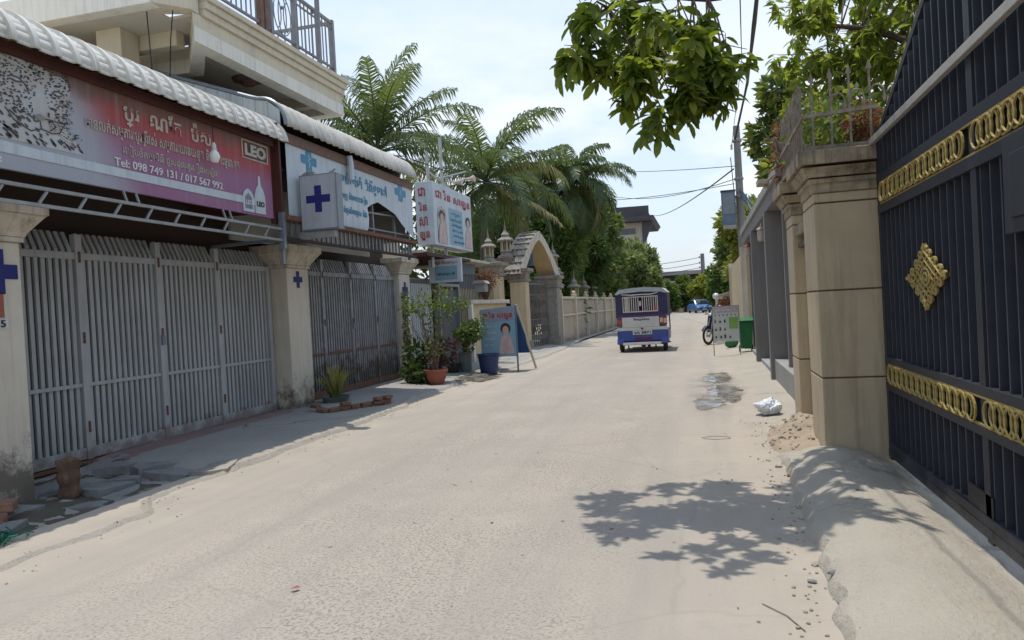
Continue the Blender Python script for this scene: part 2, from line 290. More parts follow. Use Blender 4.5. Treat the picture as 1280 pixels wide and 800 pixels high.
# ------------------------------------------------------------------ mesh helpers
class MB:
    def __init__(s): s.v = []; s.f = []
    def add(s, vs, fs):
        o = len(s.v); s.v += [Vector(v) for v in vs]; s.f += [tuple(i+o for i in f) for f in fs]; return s
    def box(s, x0, x1, y0, y1, z0, z1):
        return s.add([(x0, y0, z0), (x1, y0, z0), (x1, y1, z0), (x0, y1, z0), (x0, y0, z1), (x1, y0, z1), (x1, y1, z1), (x0, y1, z1)],
                     [(0, 3, 2, 1), (4, 5, 6, 7), (0, 1, 5, 4), (1, 2, 6, 5), (2, 3, 7, 6), (3, 0, 4, 7)])
    def beam(s, p, q, w, h=None, upv=(0, 0, 1)):
        h = h or w; p = Vector(p); q = Vector(q); d = (q-p).normalized(); u = Vector(upv)
        if abs(d.dot(u)) > .98: u = Vector((0, 1, 0))
        a = d.cross(u).normalized()*w/2; b = a.cross(d).normalized()*h/2
        return s.add([p-a-b, p+a-b, p+a+b, p-a+b, q-a-b, q+a-b, q+a+b, q-a+b],
                     [(0, 1, 2, 3), (4, 7, 6, 5), (0, 4, 5, 1), (1, 5, 6, 2), (2, 6, 7, 3), (3, 7, 4, 0)])
    def tube(s, pts, r, n=6, caps=True):
        pts = [Vector(p) for p in pts]; rr = r if isinstance(r, (list, tuple)) else [r]*len(pts); o = len(s.v)
        ref = None
        for i, p in enumerate(pts):
            d = (pts[min(i+1, len(pts)-1)]-pts[max(i-1, 0)]).normalized()
            if ref is None: ref = d.orthogonal().normalized()
            a = (ref-d*ref.dot(d)).normalized(); ref = a; b = d.cross(a)
            for k in range(n):
                t = 2*math.pi*k/n; s.v.append(p+(a*math.cos(t)+b*math.sin(t))*rr[i])
        for i in range(len(pts)-1):
            for k in range(n):
                k2 = (k+1) % n; s.f.append((o+i*n+k, o+i*n+k2, o+(i+1)*n+k2, o+(i+1)*n+k))
        if caps: s.f.append(tuple(o+k for k in range(n))[::-1]); s.f.append(tuple(o+(len(pts)-1)*n+k for k in range(n)))
        return s
    def lathe(s, x, y, prof, n=12, sq=False):
        o = len(s.v)
        for r, z in prof:
            for k in range(n):
                t = 2*math.pi*(k+.5)/n; rr = r*(math.sqrt(2) if sq else 1); s.v.append(Vector((x+rr*math.cos(t), y+rr*math.sin(t), z)))
        for i in range(len(prof)-1):
            for k in range(n):
                k2 = (k+1) % n; s.f.append((o+i*n+k, o+i*n+k2, o+(i+1)*n+k2, o+(i+1)*n+k))
        s.f.append(tuple(o+k for k in range(n))[::-1]); s.f.append(tuple(o+(len(prof)-1)*n+k for k in range(n)))
        return s
    def prism(s, pts, org, ex, ey, en, d):
        """2D outline pts on plane (org, ex, ey) with thickness d along en"""
        org, ex, ey, en = Vector(org), Vector(ex), Vector(ey), Vector(en); n = len(pts)
        a = [org+ex*p[0]+ey*p[1] for p in pts]; b = [p+en*d for p in a]
        return s.add(a+b, [tuple(range(n))[::-1], tuple(range(n, 2*n))]+[(i, (i+1) % n, n+(i+1) % n, n+i) for i in range(n)])
    def ico(s, c, r, jit=0, sub=1, sq=(1, 1, 1)):
        bm = bmesh.new(); bmesh.ops.create_icosphere(bm, subdivisions=sub, radius=1)
        vs = [Vector(c)+Vector((v.co.x*r*sq[0], v.co.y*r*sq[1], v.co.z*r*sq[2]))*(1+random.uniform(-jit, jit)) for v in bm.verts]
        fs = [tuple(v.index for v in f.verts) for f in bm.faces]; bm.free(); return s.add(vs, fs)
def mesh(name, mb, mat, off=(0, 0, 0), smooth=False, bevel=0):
    off = Vector(off); me = bpy.data.meshes.new(name); me.from_pydata([v-off for v in mb.v], [], mb.f)
    if bevel or True:
        bm = bmesh.new(); bm.from_mesh(me)
        if len(bm.faces) < 4000: bmesh.ops.recalc_face_normals(bm, faces=bm.faces)
        if bevel:
            ed = [e for e in bm.edges if len(e.link_faces) == 2 and e.calc_face_angle(0) > .6]
            bmesh.ops.bevel(bm, geom=ed, offset=bevel, segments=2, affect='EDGES', profile=.6)
        bm.to_mesh(me); bm.free()
    me.materials.append(mat if not isinstance(mat, str) else M[mat])
    if smooth: me.shade_smooth(); me.set_sharp_from_angle(angle=R(38))
    return me
def tag(o, label, cat, group=None, kind=None):
    o['label'] = label; o['category'] = cat
    if group: o['group'] = group
    if kind: o['kind'] = kind
    return o
def thing(name, loc, label, cat, group=None):
    o = bpy.data.objects.new(name, None); o.empty_display_size = .2; COL.objects.link(o); o.location = loc; tag(o, label, cat, group); return o
def wloc(o):
    l = Vector(o.location); p = o.parent
    while p: l += p.location; p = p.parent
    return l
SPLIT = {'tie', 'frame_bar', 'chord', 'rafter', 'stile', 'mud_flap', 'gate_frame', 'frame', 'door_frame', 'rail', 'top_rail', 'bottom_rail', 'beam', 'badge_frame', 'band_edge', 'window_frame', 'bracket', 'fork', 'rear_curtain', 'side_wall', 'stay_bracket', 'rail_rosette', 'lock_box', 'glass_print', 'fluting', 'plinth', 'render_strip', 'brace', 'frame_leg', 'beam_edge'}
def pieces(mb):
    """split a builder into its connected pieces"""
    p = list(range(len(mb.v)))
    def fd(a):
        while p[a] != a: p[a] = p[p[a]]; a = p[a]
        return a
    for f in mb.f:
        for q in f[1:]: p[fd(q)] = fd(f[0])
    gr = {}
    for f in mb.f: gr.setdefault(fd(f[0]), []).append(f)
    out = []
    for fs in gr.values():
        ids = sorted({i for f in fs for i in f}); mp2 = {a: b for b, a in enumerate(ids)}; o = MB(); o.v = [mb.v[i] for i in ids]; o.f = [tuple(mp2[i] for i in f) for f in fs]; out.append(o)
    return out
def part(name, mb, mat, root=None, smooth=False, bevel=0, label=None, kind=None):
    if name in SPLIT and root is not None and kind is None:
        r = [part_(name, q, mat, root, smooth, bevel, label, kind) for q in pieces(mb)]; return r[0]
    return part_(name, mb, mat, root, smooth, bevel, label, kind)
def part_(name, mb, mat, root=None, smooth=False, bevel=0, label=None, kind=None):
    """mb in world coordinates; the object gets the place of its root"""
    off = wloc(root) if root else Vector((0, 0, 0))
    o = bpy.data.objects.new(name, mesh(name, mb, mat, off, smooth, bevel)); COL.objects.link(o)
    if root: o.parent = root
    if label: o['label'] = label
    if kind: o['kind'] = kind
    return o
def solo(name, mb, mat, label, cat, group=None, kind=None, smooth=False, bevel=0, loc=None):
    loc = Vector(loc) if loc else (sum(mb.v, Vector())/len(mb.v)); 
    if kind: loc = Vector((0, 0, 0))
    o = bpy.data.objects.new(name, mesh(name, mb, mat, loc, smooth, bevel)); o.location = loc; COL.objects.link(o); tag(o, label, cat, group, kind); return o
def inst(name, me, root, loc, rot=None, scale=None, kind=None):
    o = bpy.data.objects.new(name, me); COL.objects.link(o)
    if root: o.parent = root
    o.location = Vector(loc)-(wloc(root) if root else Vector())
    if rot: o.rotation_euler = rot
    if scale: o.scale = scale
    return o
def copy_tree(o, parent=None):
    c = o.copy(); COL.objects.link(c)
    if parent: c.parent = parent
    for ch in list(o.children): copy_tree(ch, c)
    return c
def structure(name, mb, mat, smooth=False):
    o = part(name, mb, mat, None, smooth); o['kind'] = 'structure'
    if name in ('puddle', 'damp_stain'):
        at = o.data.attributes.new('rim', 'FLOAT', 'POINT'); nv = len(mb.v); k_ = (nv-1)//4
        for i_ in range(nv): at.data[i_].value = 1-((i_-1)//k_+1)/4 if i_ else 1
    return o
def text(name, body, root, org, ex, ey, width, height, mat, bold=.0, depth=.004, lift=.004, kind=None):
    """lettering as flat raised geometry, fitted into width x height from its lower left corner org"""
    cu = bpy.data.curves.new(name, 'FONT'); cu.body = body; cu.size = 1; cu.offset = bold; cu.resolution_u = 3
    to = bpy.data.objects.new(name, cu); COL.objects.link(to)
    dg = bpy.context.evaluated_depsgraph_get(); dg.update(); me = bpy.data.meshes.new_from_object(to.evaluated_get(dg))
    bpy.data.objects.remove(to); bpy.data.curves.remove(cu)
    if not me.vertices: return None
    ex, ey, org = Vector(ex), Vector(ey), Vector(org); en = ex.cross(ey)
    xs = [v.co.x for v in me.vertices]; ys = [v.co.y for v in me.vertices]; x0, y0 = min(xs), min(ys)
    kx = width/(max(xs)-x0); ky = height/(max(ys)-y0)
    vs = [org+ex*(v.co.x-x0)*kx+ey*(v.co.y-y0)*ky+en*lift for v in me.vertices]; fs = [tuple(p.vertices) for p in me.polygons]
    bpy.data.meshes.remove(me)
    bm = bmesh.new(); bv = [bm.verts.new(v) for v in vs]
    for f in fs:
        try: bm.faces.new([bv[i] for i in f])
        except ValueError: pass
    r = bmesh.ops.extrude_face_region(bm, geom=bm.faces[:])
    bmesh.ops.translate(bm, verts=[g for g in r['geom'] if isinstance(g, bmesh.types.BMVert)], vec=en*depth)
    bmesh.ops.recalc_face_normals(bm, faces=bm.faces[:])
    bm.verts.index_update(); mb = MB(); mb.v = [v.co.copy() for v in bm.verts]; mb.f = [tuple(v.index for v in f.verts) for f in bm.faces]; bm.free()
    return part(name, mb, mat, root)
X_, Y_, Z_ = Vector((1, 0, 0)), Vector((0, 1, 0)), Vector((0, 0, 1))
def fbm(x, y, s=1, o=4): return noise.fractal(Vector((x*s, y*s, 3.1)), 1.0, 2.0, o)
def sm(a, b, x):
    t = max(0, min(1, (x-a)/(b-a))) if a != b else 0; return t*t*(3-2*t)
def lin(a, b, n): return [a+(b-a)*i/n for i in range(n+1)]
def sheet(xs, ys, fz, fx=None, drop=None):
    """height-field sheet; fx(x,y) can move a vertex sideways"""
    mb = MB(); nx = len(xs)
    for y in ys:
        for x in xs:
            X = fx(x, y) if fx else x; mb.v.append(Vector((X, y, fz(X, y))))
    for j in range(len(ys)-1):
        for i in range(nx-1): a = j*nx+i; mb.f.append((a, a+1, a+1+nx, a+nx))
    return mb

# ------------------------------------------------------------------ the ground, street and pavements
def z_road(x, y): return .012*fbm(x, y, .6)+.004*fbm(x, y, 3, 3)
ys_near = lin(-4, 14, 180)+lin(14.15, 40, 110)+lin(40.5, 103, 60)
structure('ground', sheet([-900, -200, -60, -20, -5.2, 0, 1.5, 20, 60, 200, 900], [-300, -60, -6, 0, 20, 60, 104, 150, 400, 1500], lambda x, y: -.09), 'ground')
structure('road', sheet(lin(-5.1, 1.2, 63), ys_near, z_road), 'road', True)
def left_edge(y):
    e = -4.76+.09*fbm(0, y, .9)+.05*fbm(5, y, 3.3)
    e += .38*(1-sm(5.0, 5.6, y))
    e -= .22*sm(11.0, 12.5, y)*(1-sm(16, 18, y)); e -= .6*sm(24, 34, y)
    return e
def z_pave(x, y):
    e = left_edge(y); t = (e-x)
    z = .048+.065*sm(0, 1.7, t)+.008*fbm(x, y, 1.7)
    if t < .06: z -= .06*(1-sm(0, .06, t))
    # collapsed corner beside the first pillar
    k = sm(0, .3, t)*(1-sm(6.5, 7.1, y+.35*fbm(x, y, 1.5)))*sm(-6.75, -6.5, x)
    z -= .12*k+.03*k*fbm(x, y, 5)
    return z
ts = [0, .03, .06, .1, .16, .24, .34, .46, .6, .75, .9, 1.05, 1.2, 1.4, 1.6, 1.8, 2.1, 2.6, 3.2]
mbp = MB(); ysp = lin(2, 16, 200)+lin(16.2, 70, 110)
for y in ysp:
    for t in ts: x = left_edge(y)-t; mbp.v.append(Vector((x, y, z_pave(x, y))))
nx = len(ts)
for j in range(len(ysp)-1):
    for i in range(nx-1): a = j*nx+i; mbp.f.append((a, a+nx, a+nx+1, a+1))
pave = structure('pavement', mbp, 'pave', True)
# dark soil in the collapsed corner + broken slabs lying on it
part('soil_bed', sheet(lin(-6.9, -4.5, 30), lin(3.2, 7.0, 40), lambda x, y: z_pave(x, y)+.012+.035*fbm(x, y, 4)-.15*(1-sm(-.02, .25, left_edge(y)-x))-.1*sm(6.4, 6.9, y)-.1*(1-sm(-6.75, -6.55, x))), 'soil', pave, True, kind='stuff')
rs = random.Random(11)
gx, gy = 5, 8
pts = {(i, j): (-6.35+i*.38+rs.uniform(-.13, .13), 3.7+j*.41+rs.uniform(-.14, .14)) for i in range(gx+1) for j in range(gy+1)}
for i in range(gx):
    for j in range(gy):
        q = [pts[(i, j)], pts[(i+1, j)], pts[(i+1, j+1)], pts[(i, j+1)]]
        cx = sum(p[0] for p in q)/4; cy = sum(p[1] for p in q)/4
        if left_edge(cy)-cx < .1 or rs.random() < .2 or (abs(cx+5.83) < .2 and abs(cy-5.75) < .25): continue
        k = .86+rs.uniform(-.1, .07); poly = []
        for a in range(4):
            p, p2 = q[a], q[(a+1) % 4]; poly.append((cx+(p[0]-cx)*k, cy+(p[1]-cy)*k))
            mxp = ((p[0]+p2[0])/2+rs.uniform(-.05, .05), (p[1]+p2[1])/2+rs.uniform(-.05, .05)); poly.append((cx+(mxp[0]-cx)*k, cy+(mxp[1]-cy)*k))
        z0 = z_pave(cx, cy)+.0; sxl, syl = rs.uniform(-.07, .07), rs.uniform(-.07, .07)
        top = [Vector((p[0], p[1], z0+.036+rs.uniform(0, .012)+sxl*(p[0]-cx)+syl*(p[1]-cy))) for p in poly]
        mb = MB().add([v-Vector((0, 0, .09)) for v in top]+top, [tuple(range(8))[::-1], tuple(range(8, 16))]+[(a, (a+1) % 8, 8+(a+1) % 8, 8+a) for a in range(8)])
        part('broken_slab', mb, 'slab', pave, bevel=.006)
# red worn threshold strip in front of the first gate
part('threshold_strip', sheet(lin(-6.62, -6.15, 6), lin(6.9, 10.5, 40), lambda x, y: z_pave(x, y)+.006-.02*(sm(-6.3, -6.15, x))+.006*fbm(x, y, 3)), 'redpaint', pave, True)
# right side: a rounded concrete ramp in front of the gate, then flat ground to the grey wall
def right_edge(y): return .50+.05*fbm(2, y, 1.1)+.05*fbm(9, y, 4)+.1*sm(3, 6.6, y)-.05*sm(9, 12, y)
def z_side(x, y):
    t = x-right_edge(y)
    hump = (.07*sm(0, .035, t)+.09*sm(0, .30, t))*(1-sm(.34, 1.0, t)*.72)
    k = 1-sm(6.9, 7.7, y)
    z = -.02+.02*sm(0, .05, t)+hump*k+.05*sm(0, .6, t)*(1-k)+.012*fbm(x, y, 1.6)*sm(0, .3, t)+(.004*fbm(x, y, 5)+.003*fbm(x, y, 14, 3))*sm(.02, .2, t)*k
    z += .03*sm(.1, .5, t)*math.exp(-((y-6.7)/.5)**2)
    z -= .05*sm(1.30, 1.46, x)*k
    return z
mbs = MB(); tr = [0, .02, .05, .1, .15, .2, .25, .3, .36, .42, .5, .58, .66, .75, .85, .95, 1.05, 1.2, 1.5, 2.2]; ysr = lin(-2, 12, 180)+lin(12.2, 100, 120)
for y in ysr:
    for t in tr: x = right_edge(y)+t; mbs.v.append(Vector((x, y, z_side(x, y))))
nx = len(tr)
for j in range(len(ysr)-1):
    for i in range(nx-1): a = j*nx+i; mbs.f.append((a, a+1, a+nx+1, a+nx))
side = structure('sidewalk', mbs, 'side', True)
def blob(cx, cy, rx, ry, z, seed, n=40, up=.006):
    mb = MB(); mb.v.append(Vector((cx, cy, z(cx, cy)+up)))
    for ring in (.25, .5, .75, 1):
        for k in range(n):
            t = 2*math.pi*k/n; r = ring*(1+.45*noise.noise(Vector((math.cos(t)*1.5, math.sin(t)*1.5, seed)))+.12*noise.noise(Vector((math.cos(t)*5, math.sin(t)*5, seed))))
            x, y = cx+rx*r*math.cos(t), cy+ry*r*math.sin(t); mb.v.append(Vector((x, y, z(x, y)+up*(1.0 if ring < 1 else .45))))
    for k in range(n): k2 = (k+1) % n; mb.f += [(0, 1+k, 1+k2)]+[(1+q*n+k, 1+(q+1)*n+k, 1+(q+1)*n+k2, 1+q*n+k2) for q in range(3)]
    return mb
zr = lambda x, y: max(z_road(x, y), z_side(x, y) if x > right_edge(y) else -1)
M['damp'] = None
def damp_mat():
    s = NT('damp stain'); s.fin((.20, .17, .135, 1), .7); n = s.ramp(s.noise(1.3, 7, .7), .40, .66); rim = s.n('ShaderNodeAttribute', attribute_name='rim'); s.l(s.math('MULTIPLY', s.math('MULTIPLY', n, .5), s.mrange(rim.outputs['Fac'], 0, .8)), s.b.inputs['Alpha']); return s.m
M['damp'] = damp_mat()
structure('damp_stain', blob(.15, 12.9, .7, 3.6, zr, 5.5, up=.003), 'damp', True)
for i, (cx, cy, rx, ry) in enumerate([(.18, 14.7, .34, 1.3), (.2, 12.5, .36, 1.2), (-.03, 11.2, .26, .8), (.34, 11.5, .14, .45)]):
    o = structure('puddle', blob(cx, cy, rx, ry, zr, i*3.7+1), 'wet', True)
o = structure('puddle', blob(-5.0, 16.0, .5, 1.3, lambda x, y: max(z_road(x, y), z_pave(x, y)), 9.1, up=.012), 'wet', True)

# sand heap against the pillar foot
def z_heap(x, y):
    d = math.hypot((x-1.0)/.46, (y-8.15)/1.2); return max(0, .20*(1-sm(0, 1, d)))+(.035*fbm(x, y, 7)+.05*fbm(x, y, 3))*(1-sm(.8, 1.15, d))+.02-.05*sm(.9, 1.05, d)
heap = part('sand_heap', sheet(lin(.42, 1.2, 34), lin(6.95, 9.6, 90), lambda x, y: max(z_side(x, y)-.02, z_side(x, y)*.5+z_heap(x, y))), 'dirt', None, True)
tag(heap, 'heap of sandy dirt and rubble against the foot of the cream pillar', 'dirt heap', kind='stuff')
mb = MB()
rs = random.Random(5)
for _ in range(300):
    x, y = rs.uniform(.4, 1.05)**.9, rs.gauss(8.2, .75)
    if not 7.1 < y < 9.5: continue
    r = .004+.02*rs.random()**3; mb.ico((x, y, max(z_side(x, y), z_side(x, y)*.5+z_heap(x, y))+r*.4), r, .25, 0 if False else 1, (1, 1, .7))
o = part('rubble', mb, 'dirt'); tag(o, 'small pale rubble scattered over the sandy heap', 'rubble', kind='stuff')
mb = MB()
for _ in range(130):
    y = rs.uniform(3.2, 9.5); x = right_edge(y)+rs.gauss(-.09, .07)-(.02*(y > 6)); r = rs.uniform(.003, .012)
    mb.ico((x, y, zr(x, y)+r*.4), r, .25, 1, (1, 1, .7))
for _ in range(260):
    y = rs.uniform(3.5, 20); x = left_edge(y)+rs.gauss(.06, .12); r = rs.uniform(.003, .011); mb.ico((x, y, max(z_road(x, y), z_pave(x, y) if x < left_edge(y) else -1)+r*.3), r, .25, 1, (1, 1, .7))
for _ in range(160):
    y = rs.uniform(3.2, 16); x = rs.uniform(-4.6, .5); r = rs.uniform(.002, .006); mb.ico((x, y, z_road(x, y)+r*.3), r, .25, 1, (1, 1, .7))
o = part('gravel', mb, 'dirt'); tag(o, 'loose grit and gravel along both edges of the street', 'gravel', kind='stuff')
# larger stones by the ramp edge
for i, (x, y, r, lb) in enumerate([(.60, 5.62, .032, 'pale chipped stone where the tree shadow meets the ramp edge'), (.52, 4.38, .026, 'pale stone at the ramp edge nearest the bottom of the picture'), (.47, 4.12, .022, 'dark angular stone left of the ramp near the bottom edge'),
                                  (.57, 4.1, .026, 'flat dark stone touching the ramp near the bottom edge'), (.56, 3.8, .022, 'small dark stone lying by the crack in the ramp'), (.63, 6.55, .035, 'reddish broken stone in the shaded gutter below the sand heap'), (.56, 6.9, .03, 'brown stone at the lower tip of the sand heap')]):
    solo('stone', MB().ico((x, y, zr(x, y)+r*.35), r, .22, 1, (1.2, 1, .55)), 'brick' if 'red' in lb else ('slab' if 'dark' in lb else 'side'), lb, 'stone', 'stones along the ramp edge')
# leaf litter
mb = MB(); 
for _ in range(75):
    x, y = rs.uniform(-3, 1.3), rs.uniform(3.2, 11); z = zr(x, y)+.006; a = rs.uniform(0, 6.28); l = rs.uniform(.006, .024); w = l*.4
    d = Vector((math.cos(a), math.sin(a), rs.uniform(-.1, .1)))*l; e = Vector((-math.sin(a), math.cos(a), .15))*w; c = Vector((x, y, z)); mb.add([c-d, c-e, c+d, c+e], [(0, 1, 2, 3)])
o = part('leaf_litter', mb, 'dirt' if False else 'twig'); tag(o, 'dry brown leaf scraps scattered on the street', 'leaf litter', kind='stuff')
solo('leaf', MB().add([(-2.32, 3.72, .012), (-2.29, 3.71, .02), (-2.265, 3.745, .013), (-2.29, 3.755, .022)], [(0, 1, 2, 3)]), 'terracotta', 'tiny red leaf lying alone on the open street', 'leaf')
for pts_, lb in (([(-.1, 8.35), (.02, 8.42), (.18, 8.4), (.2, 8.3), (.05, 8.24), (-.08, 8.28)], 'thin brown wire loop lying on the street before the puddles'), ([(.2, 3.8), (.3, 3.66), (.36, 3.5)], 'long dry stem lying left of the ramp')):
    solo('twig', MB().tube([(x, y, zr(x, y)+.006) for x, y in pts_], .0026, 5), 'wood' if False else 'palmbark', lb, 'twig')
# ------------------------------------------------------------------ left side: shop building
bld = thing('shop_building', (-8.5, 8, 0), 'cream concrete shop building with a white edged terrace above the tin awnings', 'building')
part('wall', MB().box(-15, -7.9, 0, 12.9, 0, 5.2).box(-15, -7.9, 12.9, 16.2, 0, 4.2), 'plaster', bld)
part('side_wall', MB().box(-7.9, -6.72, 16.02, 16.2, 0, 3.9).box(-7.9, -6.78, 5.0, 5.2, 0, 3.8), 'plaster', bld)
plan = [(-15, 8.5), (-6.62, 8.5), (-6.32, 8.75), (-6.32, 12.9), (-15, 12.9)]
inner = [(-15, 8.72), (-6.78, 8.72), (-6.54, 8.92), (-6.54, 12.68), (-15, 12.68)]
def ring_beam(z0, z1, o, i):
    mb = MB(); n = len(o)
    a = [(p[0], p[1], z0) for p in o]+[(p[0], p[1], z1) for p in o]+[(p[0], p[1], z0) for p in i]+[(p[0], p[1], z1) for p in i]
    fs = []
    for k in range(n-1): fs += [(k, k+1, n+k+1, n+k), (2*n+k, 3*n+k, 3*n+k+1, 2*n+k+1), (k, 2*n+k, 2*n+k+1, k+1), (n+k, n+k+1, 3*n+k+1, 3*n+k)]
    return mb.add(a, fs)
def grow(p, d): return [(-15, p[0][1]-d), (p[1][0]+d*.4, p[1][1]-d), (p[2][0]+d, p[2][1]-d*.4), (p[3][0]+d, p[3][1]+d), (-15, p[4][1]+d)]
plan2 = [(-15, 9.7), (-7.2, 9.7), (-6.32, 8.66), (-6.32, 12.9), (-15, 12.9)]; inner2 = [(-15, 9.9), (-7.1, 9.9), (-6.56, 9.2), (-6.56, 12.66), (-15, 12.66)]
part('balcony_beam', ring_beam(5.27, 5.47, plan2, inner2), 'plaster_w', bld)
part('balcony_band', ring_beam(5.473, 5.66, grow(plan2, -.015), inner2), 'plaster', bld)
part('parapet', MB().box(-14, -6.62, 8.22, 8.42, 5.655, 6.02), 'plaster_w', bld, bevel=.008)
part('parapet_return', MB().prism([(-6.62, 8.24), (-6.30, 8.62), (-6.34, 8.80), (-6.80, 8.6), (-6.78, 8.43)], (0, 0, 5.665), X_, Y_, Z_, .34), 'plaster', bld)
part('parapet_soffit', MB().box(-14, -6.42, 8.80, 9.69, 5.664, 5.70).box(-14, -6.79, 8.425, 8.799, 5.664, 5.70), 'soffit', bld)
for z0, z1, g_ in ((5.663, 5.76, .03), (5.763, 5.86, .07), (5.863, 5.935, .11)): part('balcony_moulding', MB().box(-6.6, -6.32+g_, 8.86, 12.9+g_, z0, z1), 'plaster', bld, bevel=.01)
part('balcony_kerb', MB().box(-6.6, -6.34, 8.8, 12.9, 5.938, 6.02), 'steel_rust', bld)
part('balcony_slab', MB().prism([(-14.9, 9.75), (-7.15, 9.75), (-6.38, 8.78), (-6.38, 12.8), (-14.9, 12.8)], (0, 0, 5.49), X_, Y_, Z_, .165), 'soffit', bld)
part('column', MB().box(-7.95, -7.55, 8.75, 9.1, 3.6, 5.665), 'plaster', bld, bevel=.01)
part('beam', MB().box(-7.9, -6.95, 9.12, 9.3, 5.45, 5.665).box(-7.9, -6.57, 12.2, 12.4, 5.32, 5.49), 'plaster', bld, bevel=.01)
mb = MB().lathe(-7.0, 10.9, [(.0, 5.49), (.26, 5.49), (.24, 5.45), (.12, 5.43), (.1, 5.38), (.0, 5.37)], 16)
part('ceiling_rose', mb, 'rail_rust', bld, True)
# railing round the terrace
rl = thing('balcony_railing', (-6.4, 10.5, 6.02), 'grey metal terrace railing with an oval scroll panel and brown posts above the shops', 'railing')
xr = -6.42
part('top_rail', MB().beam((xr, 8.8, 6.98), (xr, 12.8, 6.98), .05).beam((xr, 8.8, 6.86), (xr, 12.8, 6.86), .025).beam((xr, 12.8, 6.98), (-9, 12.8, 6.98), .05).beam((-6.66, 8.6, 6.98), (-9, 8.6, 6.98), .05), 'rail', rl)
part('bottom_rail', MB().beam((xr, 8.8, 6.14), (xr, 12.8, 6.14), .035).beam((xr, 12.8, 6.14), (-9, 12.8, 6.14), .035).beam((-6.66, 8.6, 6.14), (-9, 8.6, 6.14), .035), 'rail', rl)
for y, m_ in ((8.8, 'rail'), (10.42, 'rail_rust'), (10.55, 'rail_rust'), (10.72, 'rail'), (11.45, 'rail'), (12.8, 'rail')):
    part('post', MB().beam((xr, y, 6.02), (xr, y, 7.03), .07 if m_ == 'rail' else .09), m_, rl)
bar_me = mesh('bar', MB().box(-.009, .009, -.009, .009, 0, .84), 'rail')
y = 8.93
while y < 12.75:
    if not 10.36 < y < 11.5: inst('bar', bar_me, rl, (xr, y, 6.15))
    y += .125
x = -6.55
while x > -8.9: inst('bar', bar_me, rl, (x, 12.8, 6.15)); inst('bar', bar_me, rl, (x-.15, 8.6, 6.15)); x -= .14
mb = MB()
def ell(cy, cz, ry, rz, a0=0, a1=2*math.pi, n=18): return [(xr, cy+ry*math.cos(a0+(a1-a0)*k/n), cz+rz*math.sin(a0+(a1-a0)*k/n)) for k in range(n+1)]
for e in (ell(11.08, 6.5, .26, .33), ell(11.08, 6.5, .12, .33), ell(10.93, 6.5, .11, .24, -1.6, 1.6), ell(11.23, 6.5, .11, .24, 1.5, 4.7)): mb.tube(e, .010, 5, False)
mb.ico((xr, 11.08, 6.62), .035, 0, 1)
part('scroll_panel', mb, 'rail', rl, True)
mb = MB()
for yy in (10.95, 11.2, 12.1): mb.ico((xr, yy, 6.92), .032, 0, 1)
part('rail_rosette', mb, 'rail', rl, True)
solo('pole', MB().tube([(-6.28, 12.0, 5.9), (-6.27, 12.02, 9.0)], .045, 8), 'rail', 'tall dark metal pole fixed beside the terrace railing', 'pole', smooth=True)
for pts_, lb in (([(-6.9, 8.48, 6.6), (-6.88, 8.47, 5.7), (-6.86, 8.5, 4.6)], 'thin black wire hanging down the white terrace edge'), ([(-6.45, 8.6, 6.5), (-6.6, 8.55, 5.3), (-6.95, 8.9, 4.55)], 'slack black wire crossing below the terrace corner')):
    solo('wire', MB().tube(pts_, .008, 5), 'cable', lb, 'wire')

# ------------------------------------------------------------------ awnings
def awning_sheet(y0, y1, prof, pitch, amp, ribw, crimp, mat, root, name='roof_sheet', sub=16):
    """ribbed sheet: prof runs lip -> back in (x, z); ribs across y"""
    P = [Vector((a, b)) for a, b in prof]; N = []
    for i in range(len(P)):
        d = (P[min(i+1, len(P)-1)]-P[max(i-1, 0)]).normalized(); N.append(Vector((-d.y, d.x))*(-1))
    for i in range(len(N)):
        if N[i].y < 0 and N[i].x < 0: N[i] = -N[i]
        if N[i].x < -.9 : N[i] = -N[i]
        if N[i].y < -.2: N[i] = -N[i]
    mb = MB(); w = len(P); ys_ = []
    if ribw:
        k0 = int(y0/pitch)-1
        for k in range(k0, int(y1/pitch)+2):
            for ph, hh in ((0, 1), (.13, 1), (.165, 0), (.5, 0), (.835, 0), (.87, 1)):
                yy = (k+ph)*pitch
                if y0 <= yy <= y1: ys_.append((yy, amp*hh))
    else: n = max(2, int(round((y1-y0)/pitch*8))); ys_ = [(y0+(y1-y0)*j/n, amp*.5*(1+math.cos(2*math.pi*(y0+(y1-y0)*j/n)/pitch))) for j in range(n+1)]
    n = len(ys_)-1
    for y, h in ys_:
        for i in range(w):
            c = -crimp*(1 if i % 4 == 2 else 0)*(h == 0) if (ribw and i < w-4 and i > 0) else 0
            q = P[i]+N[i]*(h+c); mb.v.append(Vector((q.x, y, q.y)))
    for j in range(n):
        for i in range(w-1): a = j*w+i; mb.f.append((a, a+1, a+1+w, a+w))
    o = part(name, mb, mat, root, True); md = o.modifiers.new('thick', 'SOLIDIFY'); md.thickness = .004; return o
def curve_prof(x0, z0, rx, rz, n, back):
    return [(x0-rx*(1-math.cos(a)), z0+rz*math.sin(a)) for a in [math.pi/2*k/n for k in range(n+1)]]+back
aw = thing('awning', (-6.5, 7, 4.1), 'white ribbed tin awning with a rolled lip over the red leopard banner', 'awning', 'rolled tin awnings over the shop fronts')
pr = curve_prof(-5.37, 3.93, .42, .36, 26, [(-6.1, 4.33), (-6.6, 4.40), (-7.2, 4.47), (-7.9, 4.55)])
for k in range(5): awning_sheet((17+5*k)*.218-.001, (22+5*k+.135)*.218+.001, [(a-.002*(k % 2), b-.006*(k % 2)) for a, b in pr], .218, .030, .36, .010, 'rooftop', aw)
part('fascia_board', MB().box(-5.54, -5.51, 4.0, 9.1, 3.87, 3.97).box(-7.8, -5.46, 9.12, 9.16, 3.0, 4.2), 'redwood', aw)
